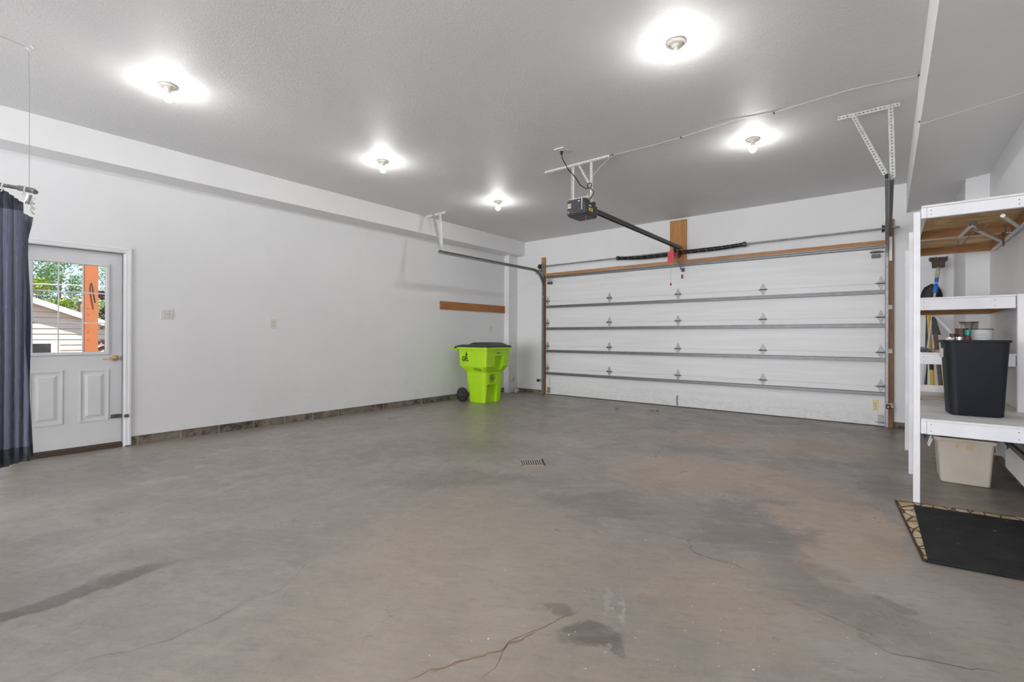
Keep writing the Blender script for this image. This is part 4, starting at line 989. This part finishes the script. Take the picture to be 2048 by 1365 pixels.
# folded table legs stored up under the top shelf
fl_ = thing('folding_leg_frame', (.62, 5.2, 2.07), 'grey tubular folding legs and wire hooks tucked under the top shelf', 'folding legs')
bm = BM(); tube(bm, [(.50, 5.02, 2.075), (.475, 5.45, 2.065)], .0135, 10); link('short_tube', bm, M['pole_grey'], fl_, smooth=True)
bm = BM(); tube(bm, [(.50, 4.93, 2.07), (.53, 5.08, 2.06), (.76, 5.80, 2.058)], .0135, 10); link('long_tube', bm, M['pole_grey'], fl_, smooth=True)
bm = BM(); tube(bm, [(.63, 4.70, 2.07), (.775, 5.20, 2.07)], .0135, 10); link('cross_tube', bm, M['pole_grey'], fl_, smooth=True)
bm = BM(); tube(bm, [(.49, 4.92, 2.072), (.515, 5.02, 2.045), (.545, 5.06, 2.04), (.575, 5.02, 2.05), (.585, 4.86, 2.07)], .0045, 6)
tube(bm, [(.465, 5.44, 2.06), (.485, 5.60, 2.03), (.51, 5.60, 2.03), (.545, 5.30, 2.07)], .0045, 6); link('wire_hook', bm, M['galv'], fl_, smooth=True)
bm = BM(); box(bm, .485, .525, 4.89, 4.95, 2.062, 2.081); link('pivot_bracket', bm, M['dark_steel'], fl_)
hk = thing('rusty_hooks', (.735, 5.45, 2.03), 'bundle of rusty hooks hanging under the top shelf at the wall side', 'hook')
bm = BM()
for k in range(5): tube(bm, [(.70 + .008 * k, 5.15 + .05 * k, 2.078), (.722 + .004 * k, 5.25 + .04 * k, 2.06 - .004 * k), (.735, 5.42 + .02 * k, 2.055)], .0035, 5)
link('wire_bundle', bm, M['dark_steel'], hk)
bm = BM(); tube(bm, [(.733, 5.45, 2.07), (.733, 5.45, 2.0), (.735, 5.45, 1.955)], [.010, .008, .003], 8); link('hanging_hook', bm, M['rust'], hk)

# ------------------------------------------------------------------ things on the shelves
wb = thing('wastebasket', (.51, 4.98, .625), 'large charcoal plastic wastebasket standing on the bottom shelf', 'wastebasket')
def rot_about(bm, c, deg): return xf(bm, Matrix.Translation(c) @ Matrix.Rotation(math.radians(deg), 4, 'Z') @ Matrix.Translation(-Vector(c)))
def wbl(z, g, r=.05): return (z, rrect(.365 - g, .665 + g, 4.88 - g * .55, 5.09 + g * .55, r, 6))
bm = BM(); loft(bm, [wbl(.626, -.012, .045), wbl(.634, .0, .05), wbl(1.165, .026, .05), wbl(1.190, .028, .05), wbl(1.190, .022, .047), wbl(1.165, .020, .047), wbl(.65, -.006, .045)], (True, True))
rot_about(bm, (.51, 4.98, 0), 6); link('body', bm, M['bin_black'], wb, smooth=True)
bm = BM(); loft(bm, [wbl(1.176, .030, .05), wbl(1.178, .038, .052), wbl(1.192, .038, .052), wbl(1.196, .032, .05), wbl(1.196, .024, .048), wbl(1.176, .022, .048)], (False, False))
rot_about(bm, (.51, 4.98, 0), 6); link('rim', bm, M['bin_black'], wb, smooth=True)
bm = BM(); box(bm, .325, .342, 4.96, 5.05, 1.06, 1.13); link('paper_label', bm, M['paper'], wb)

def can(name, x, y, z, r, hgt, mats, label, cat='paint can'):
    t_ = thing(name, (x, y, z), label, cat)
    link('body', lathe(BM(), [(r * .96, .001), (r, .004), (r, hgt - .008), (r * .98, hgt - .006)], (x, y, z), 'Z', 28), mats[0], t_, smooth=True)
    link('lid', lathe(BM(), [(r * .9, hgt - .008), (r * 1.03, hgt - .007), (r * 1.03, hgt), (r * .86, hgt - .001), (r * .84, hgt - .006), (.0, hgt - .006)], (x, y, z), 'Z', 28), mats[1], t_, smooth=True)
    return t_
Z3 = 1.086
c1 = can('paint_can', .645, 5.75, Z3, .070, .205, (M['can_label'], M['can_dark']), 'wide white labelled paint can behind the wastebasket')
bm = BM()
for k in range(5): box(bm, .612, .672, 5.6785, 5.6805, Z3 + .055 + k * .024, Z3 + .059 + k * .024)
link('label_print', bm, plain('faint_print', (.42, .44, .50), .5), c1)
c2 = can('paint_can', .590, 6.05, Z3, .066, .275, (M['tin'], M['can_dark']), 'taller silver paint can at the back of the middle shelf')
c3 = can('brown_can', .530, 5.90, Z3, .045, .212, (M['can_brown'], M['can_brown']), 'dark brown can left of the jar with the teal lid', 'can')
jr = thing('jar', (.548, 5.64, Z3), 'small brown jar with a teal lid in front of the paint cans', 'jar')
link('glass_body', lathe(BM(), [(.018, .001), (.021, .006), (.022, .10), (.020, .125), (.015, .14), (.015, .15)], (.548, 5.64, Z3), 'Z', 20), plain('amber_jar', (.13, .055, .04), .15, var=.5, vscale=60), jr, smooth=True)
link('lid', lathe(BM(), [(.019, .15), (.021, .152), (.021, .195), (.018, .198), (.0, .198)], (.548, 5.64, Z3), 'Z', 20), M['teal'], jr, smooth=True)
for i, (x, y, r, hh, mt, lb) in enumerate(((.435, 5.66, .030, .130, 'can_label', 'small white-sided tin peeking over the wastebasket rim at left'), (.497, 5.66, .030, .134, 'tin', 'small silver tin beside the jar with the teal lid'))):
    can('small_tin', x, y, Z3, r, hh, (M[mt], M['tin']), lb, 'tin')
tw = can('dark_cap', .462, 5.78, Z3, .022, .165, (M['can_brown'], M['can_brown']), 'small dark pointed bottle behind the little tins', 'bottle')
for i, (x, r, mt, lb) in enumerate(((.232, .014, 'black_plastic', 'end of a black tube lying on the middle shelf, next to the post'), (.268, .019, 'black_plastic', 'larger black tube end lying on the middle shelf'), (.306, .016, 'yellow', 'yellow tube end with a black cap on the middle shelf'))):
    t_ = thing('tube_tool', (x, 5.5, Z3), lb, 'tube')
    link('shaft', tube(BM(), [(x, 5.43, Z3 + r), (x, 6.2, Z3 + r)], r * .85, 14), M[mt], t_, smooth=True)
    bm = BM(); lathe(bm, [(r * .62, .03), (r * .62, .0), (r, .0), (r, .05), (r * .86, .05)], (x, 5.405, Z3 + r), 'Y', 18); link('end_cap', bm, M['black_plastic'], t_, smooth=True)
pp = thing('paper_stack', (.33, 5.95, .625), 'loose papers and magazines lying at the back of the bottom shelf', 'papers')
rnd = random.Random(5)
for k in range(6):
    bm = BM(); z = .626 + k * .004; a = rnd.uniform(-15, 15); box(bm, .22, .46, 5.82, 6.10, z, z + .0035); xf(bm, Matrix.Translation((.34, 5.95, 0)) @ Matrix.Rotation(math.radians(a), 4, 'Z') @ Matrix.Translation((-.34, -5.95, 0)))
    link('sheet' if k != 2 else 'blue_sheet', bm, M['paper'] if k not in (2, 4) else (M['blue_dark'] if k == 2 else M['can_brown']), pp)
bx = link('backing_board', box(BM(), .20, .60, 6.77, 6.79, .626, .70), M['white_shelf'], loc=(.4, 6.78, .626)); tag(bx, 'low whitish board standing at the far end of the bottom shelf', 'board')
bb = link('blue_strip', box(BM(), .20, .30, 4.66, 4.70, .487, .5135), M['blue_dark'], loc=(.25, 4.68, .50)); tag(bb, 'dark blue strip fixed under the front of the bottom shelf', 'strip')

tt = thing('storage_tote', (.50, 5.55, 0), 'beige plastic storage tote on the floor under the bottom shelf', 'tote')
def tl_(z, g, r=.025): return (z, rrect(.352 - g, .652 + g, 5.335 - g, 5.74 + g, r, 5))
bm = BM(); loft(bm, [tl_(.002, -.006), tl_(.008, .0), tl_(.372, .022), tl_(.372, .018), tl_(.02, -.004)], (True, True)); link('body', bm, M['tote'], tt, smooth=True)
bm = BM(); loft(bm, [tl_(.352, .024), tl_(.352, .036), tl_(.366, .040), tl_(.380, .038), tl_(.380, .016), tl_(.372, .016)], (False, False)); link('rim', bm, M['tote'], tt, smooth=True)
for x in (.305, .688): link('handle', tube(BM(), [(x, 5.44, .34), (x + (-.02 if x < .5 else .012), 5.46, .27), (x + (-.02 if x < .5 else .012), 5.56, .27), (x, 5.58, .34)], .007, 8), M['plate'], tt, smooth=True)
for a in ((.44, .462, 5.312, 5.3135, .30, .345), (.505, .548, 5.312, 5.3135, .295, .34)): link('tape_scrap', box(BM(), *a), M['tape'], tt)

# timbers against the right wall beneath the shelf
tb = thing('wall_ledge_timber', (.75, 4.7, .2), 'white painted timber ledge along the right wall, below the shelf', 'timber')
bm = BM(); prism(bm, [(.715, .215), (.715, .335), (.735, .365), (.795, .365), (.795, .215)], 'Y', 3.9, 5.22); link('timber', bm, M['white_board'], tb)
bm = BM(); prism(bm, [(.735, .366), (.735, .40), (.741, .40), (.741, .372), (.785, .372), (.785, .366)], 'Y', 3.9, 5.6); link('black_channel', bm, M['dark_steel'], tb)
tb2 = link('far_ledge_timber', prism(BM(), [(.72, .20), (.72, .31), (.735, .33), (.795, .33), (.795, .20)], 'Y', 5.75, 6.60), M['white_board'], loc=(.76, 6.1, .2)); tag(tb2, 'short white ledge timber behind the beige tote', 'timber')

# ------------------------------------------------------------------ long handled tools
mp_ = thing('mop', (.265, 7.28, 0), 'upside-down mop with pale pole, blue collars and dark matted head', 'mop')
m0, m1 = Vector((.265, 7.277, 0)), Vector((.499, 7.9, 2.112))
def ml(t_): return m0.lerp(m1, t_)
link('pole', tube(BM(), [ml(.002), ml(.94)], .0125, 12), M['pole_grey'], mp_, smooth=True)
link('collar', tube(BM(), [ml(.835), ml(.84), ml(.885), ml(.89)], [.016, .024, .024, .018], 14), M['blue'], mp_, smooth=True)
link('collar', tube(BM(), [ml(.900), ml(.925)], .019, 14), M['blue'], mp_, smooth=True)
link('neck', tube(BM(), [ml(.93), ml(.96), ml(1.0)], [.019, .022, .017], 12), plain('neck_plastic', (.50, .46, .38), .5), mp_, smooth=True)
bm = BM(); rnd = random.Random(9)
tip = ml(1.0)
box(bm, tip.x - .055, tip.x + .050, tip.y - .025, tip.y + .025, tip.z - .018, tip.z + .095)
for k in range(620):
    q = rnd.uniform(-1, 1); e = rnd.uniform(-1, 1); b0 = tip + Vector((.058 * q, .030 * e, -.026 + .02 * rnd.random())); L = rnd.uniform(.085, .125)
    tube(bm, [b0, b0 + Vector((rnd.uniform(-.006, .006), rnd.uniform(-.006, .006), L * .5)), b0 + Vector((.004 * q + rnd.uniform(-.010, .010), rnd.uniform(-.012, .012), L * .8)), b0 + Vector((.026 * q + rnd.uniform(-.012, .012), rnd.uniform(-.02, .02), L))], .0026, 4)
mh = link('mop_head', bm, M['mop_strings'], mp_)
sv = thing('shovel', (.364, 7.69, 0), 'upturned black round shovel leaning behind the blue-collared mop', 'shovel')
link('handle', tube(BM(), [(.364, 7.69, .001), (.374, 7.8, .535), (.40, 7.95, 1.50)], .015, 12), M['black_plastic'], sv, smooth=True)
bm = BM(); nA, nB = 14, 8; g = []
for j in range(nB + 1):
    s = j / nB; row = []
    for i in range(nA + 1):
        u = i / nA * 2 - 1; z = 1.55 + .355 * s; ww = .108 * (math.sqrt(max(0, 1 - ((s - .45) / .55) ** 2)) if s > .45 else (.55 + 1.0 * s))
        row.append(bm.verts.new((.442 + u * ww, 8.04 - .03 * (1 - u * u), z)))
    g.append(row)
for a, b in zip(g, g[1:]):
    for i in range(nA): bm.faces.new((a[i], a[i + 1], b[i + 1], b[i]))
bmesh.ops.remove_doubles(bm, verts=bm.verts, dist=1e-5)
o = link('blade', bm, M['black_iron'], sv, smooth=True); o.modifiers.new('t', 'SOLIDIFY').thickness = .004
link('blade_socket', tube(BM(), [(.40, 7.95, 1.47), (.43, 8.0, 1.62)], [.020, .016], 12), M['black_iron'], sv, smooth=True)
yt = thing('yellow_handled_tool', (.452, 7.48, 0), 'tool with a yellow handle and a black middle grip, leaning in the corner', 'tool')
y0v, y1v = Vector((.452, 7.48, 0)), Vector((.401, 7.8, 1.485))
link('yellow_handle', tube(BM(), [y0v, y0v.lerp(y1v, .55)], .019, 12), M['yellow'], yt, smooth=True)
link('black_grip', tube(BM(), [y0v.lerp(y1v, .55), y0v.lerp(y1v, .66)], .020, 12), M['black_plastic'], yt, smooth=True)
link('upper_handle', tube(BM(), [y0v.lerp(y1v, .66), y0v.lerp(y1v, 1.02)], .017, 12), M['yellow'], yt, smooth=True)
bt = thing('wooden_broom', (.525, 7.14, 0), 'dark brown wooden handle with a black bristle head, rightmost of the tools', 'broom')
r0v, r1v = Vector((.525, 7.143, 0)), Vector((.448, 7.8, 1.484))
link('handle', tube(BM(), [r0v, r0v.lerp(r1v, .86)], .021, 12), M['pole_brown'], bt, smooth=True)
bm = BM(); A0 = r0v.lerp(r1v, .84)
vs = [bm.verts.new(A0 + Vector(v)) for v in ((-.03, -.015, 0), (.05, -.015, 0), (.05, .015, 0), (-.03, .015, 0), (-.035, -.01, .22), (.0, -.01, .22), (.0, .01, .22), (-.035, .01, .22))]
for q in ((0, 3, 2, 1), (4, 5, 6, 7), (0, 1, 5, 4), (1, 2, 6, 5), (2, 3, 7, 6), (3, 0, 4, 7)): bm.faces.new([vs[i] for i in q])
link('bristle_head', bm, M['black_plastic'], bt)

# ------------------------------------------------------------------ rug folded over, rubber side up
rg = thing('folded_rug', (.4, 3.95, 0), 'patterned tan rug folded over on itself with its black rubber backing up', 'rug')
def plate(bm, poly, z0, z1): return prism(bm, poly, 'Z', z0, z1)
base = [(.049, 4.483), (.156, 3.366), (.790, 3.470), (.790, 4.612)]
bm = BM(); plate(bm, base, .001, .006); link('pile_face', bm, M['rug'], rg)
topq = [(.148, 4.415), (.172, 3.372), (.790, 3.474), (.790, 4.500)]
bm = BM(); n = 12
A = [Vector(topq[0]).lerp(Vector(topq[3]), k / n) for k in range(n + 1)]; Bq = [Vector(topq[1]).lerp(Vector(topq[2]), k / n) for k in range(n + 1)]
g = []
for j in range(9):
    s = j / 8; row = []
    for k in range(n + 1):
        q = A[k].lerp(Bq[k], s); row.append(bm.verts.new((q.x, q.y, .0100 + .0012 * math.sin(k * 1.3 + j))))
    g.append(row)
for a, b in zip(g, g[1:]):
    for k in range(n): bm.faces.new((a[k], a[k + 1], b[k + 1], b[k]))
o = link('rubber_backing', bm, M['backing'], rg); md = o.modifiers.new('t', 'SOLIDIFY'); md.thickness = .0035; md.offset = -1
bm = BM(); tube(bm, [(.160, 3.372, .008), (.47, 3.418, .008), (.79, 3.471, .008)], .009, 8); link('fold', bm, M['backing'], rg, smooth=True)
bm = BM(); tube(bm, [(.049, 4.483, .005), (.10, 3.95, .006), (.156, 3.366, .007)], .006, 6); tube(bm, [(.049, 4.483, .005), (.4, 4.544, .005), (.79, 4.613, .005)], .0035, 6); link('binding', bm, M['binding'], rg, smooth=True)

# ------------------------------------------------------------------ outside, seen through the entry door
struct('ground', box(BM(), -60, XL - .16, -40, 50, -1.4, -.9), M['grass'])
struct('patio', box(BM(), -9.2, XL - .145, -3, 5, -.6, -.05), plain('patio_concrete', (.45, .43, .40), .8))
ps = thing('porch_post', (-7.9, 1.278, 0), 'bright orange stained wooden post outside the door window', 'post')
link('post', box(BM(), -7.97, -7.83, 1.208, 1.338, -.05, 3.0), M['orange_post'], ps, bevel=.004)
link('hook', tube(BM(), [(-7.825, 1.268, 1.86), (-7.81, 1.268, 1.87), (-7.80, 1.275, 1.82), (-7.80, 1.29, 1.70), (-7.80, 1.302, 1.62)], .0075, 6), M['ink'], ps)
for z in (1.55, 1.47, 1.25, 1.15): link('nail_head', lathe(BM(), [(.006, 0), (.006, .002)], (-7.83, 1.24, z), 'X', 8), M['rust'], ps)
hs_ = thing('neighbour_house', (-16, -1, -.9), 'neighbouring house with cream lap siding and a low white-edged gable', 'house')
def rake(y): return 2.013 - .399 * (y - 1.311)
bm = BM(); zz = -.9; prev = None
k = 0
while zz < 3.6:
    z1 = zz + .118
    ymax = min(4.6, 1.311 + (2.013 + .01 - z1) / .399)
    yl = -9.5
    if ymax > yl + .1:
        top = min(4.6, 1.311 + (2.013 - .05 - z1) / .399)
        prism(bm, [(-14.035, zz), (-14.035, zz + .016), (-14.0, zz + .0161), (-14.012, z1), (-14.10, z1), (-14.10, zz)], 'Y', yl, ymax)
    zz = z1
link('wall', bm, M['siding'], hs_)
bm = BM()
for s0 in (0,):
    y0, y1 = -5.5, 4.75
    def slab(xa, xb, off0, off1): prism(bm, [(y0, rake(y0) + off0), (y1, rake(y1) + off0), (y1, rake(y1) + off1), (y0, rake(y0) + off1)], 'X', xa, xb)
    slab(-13.86, -13.895, -.122, .0)
link('fascia', bm, M['fascia'], hs_)
bm = BM(); y0, y1 = -5.5, 4.75
prism(bm, [(y0, rake(y0) - .06), (y1, rake(y1) - .06), (y1, rake(y1) - .004), (y0, rake(y0) - .004)], 'X', -13.90, -20); link('roof', bm, M['shingle'], hs_)
wd_ = link('window', box(BM(), -14.0, -13.975, .6, 1.76, -.2, 1.075), M['fascia'], hs_)
link('pane', box(BM(), -13.976, -13.970, .68, 1.62, -.1, 1.03), M['pane_dark'], wd_)
bm = BM(); box(bm, -17.4, -17.1, 2.55, 2.82, 1.0, 2.13); cm_ = link('chimney', bm, M['brick'], hs_)
link('chimney_cap', box(BM(), -17.43, -17.07, 2.52, 2.85, 2.13, 2.19), M['fascia'], cm_)
def tree(name, c, rx, rz, n, mat, label, cat, seed, leaf=.048, ground=-.9):
    rnd = random.Random(seed); t_ = thing(name, (c[0], c[1], ground), label, cat, 'trees beyond the neighbouring house' if cat == 'tree' else None)
    bm = BM(); lumps = [(Vector((rnd.gauss(0, .5) * rx, rnd.gauss(0, .5) * rx, rnd.gauss(0, .5) * rz)), rnd.uniform(.24, .42)) for _ in range(26)]
    for i in range(n):
        l, s = rnd.choice(lumps); d = Vector((rnd.gauss(0, 1), rnd.gauss(0, 1), rnd.gauss(0, 1))).normalized() * rnd.random() ** .4
        p = Vector(c) + l + Vector((d.x * rx * s, d.y * rx * s, d.z * rz * s))
        u = Vector((rnd.gauss(0, 1), rnd.gauss(0, 1), rnd.gauss(0, .5))).normalized() * leaf * rnd.uniform(.6, 1.4); v = u.orthogonal().normalized() * leaf * .6
        bm.faces.new([bm.verts.new(p + q) for q in (-u, v, u, -v)])
    link('foliage', bm, mat, t_)
    bm = BM(); tube(bm, [(c[0], c[1], ground), (c[0] + .05, c[1], c[2] - rz * .3), (c[0] + .1, c[1] + .1, c[2] + rz * .3)], [leaf * 2.4, leaf * 1.8, leaf * .8], 7)
    link('trunk', bm, M['bark'], t_)
tree('tree', (-23, 1.0, 1.9), 1.25, 1.45, 13000, M['leaf_a'], 'bushy yellow-green tree, leftmost beyond the neighbouring roof', 'tree', 1)
tree('tree', (-30, 3.7, 3.3), 1.2, 2.3, 8500, M['leaf_b'], 'tall bluish green tree standing up into the sky', 'tree', 2)
tree('tree', (-38, 8.1, 4.6), 2.0, 3.2, 12000, M['leaf_b'], 'dense green tree behind and right of the orange post', 'tree', 3)
tree('tree', (-24.5, 3.6, 1.5), 1.25, 1.05, 13000, M['leaf_a'], 'low yellow-green bush behind the brick chimney', 'tree', 4)
tree('tree', (-21.6, 4.15, 1.8), .42, .7, 3000, M['leaf_c'], 'dark purple leaved tree right of the orange post', 'tree', 5, .05)
tree('shrub', (-10.6, 1.93, .95), .22, .28, 240, M['leaf_d'], 'small red leaved shrub at the lower right of the door window', 'shrub', 6, .045)
ow = link('overhead_wire', tube(BM(), [(-12.9, -6, 2.05), (-12.9, 1.243, 2.205), (-12.9, 2.35, 2.25), (-12.9, 9, 2.6)], .010, 6), M['fascia'], loc=(-12.9, 1.5, 2.2)); tag(ow, 'pale overhead wire crossing in front of the distant trees', 'wire')
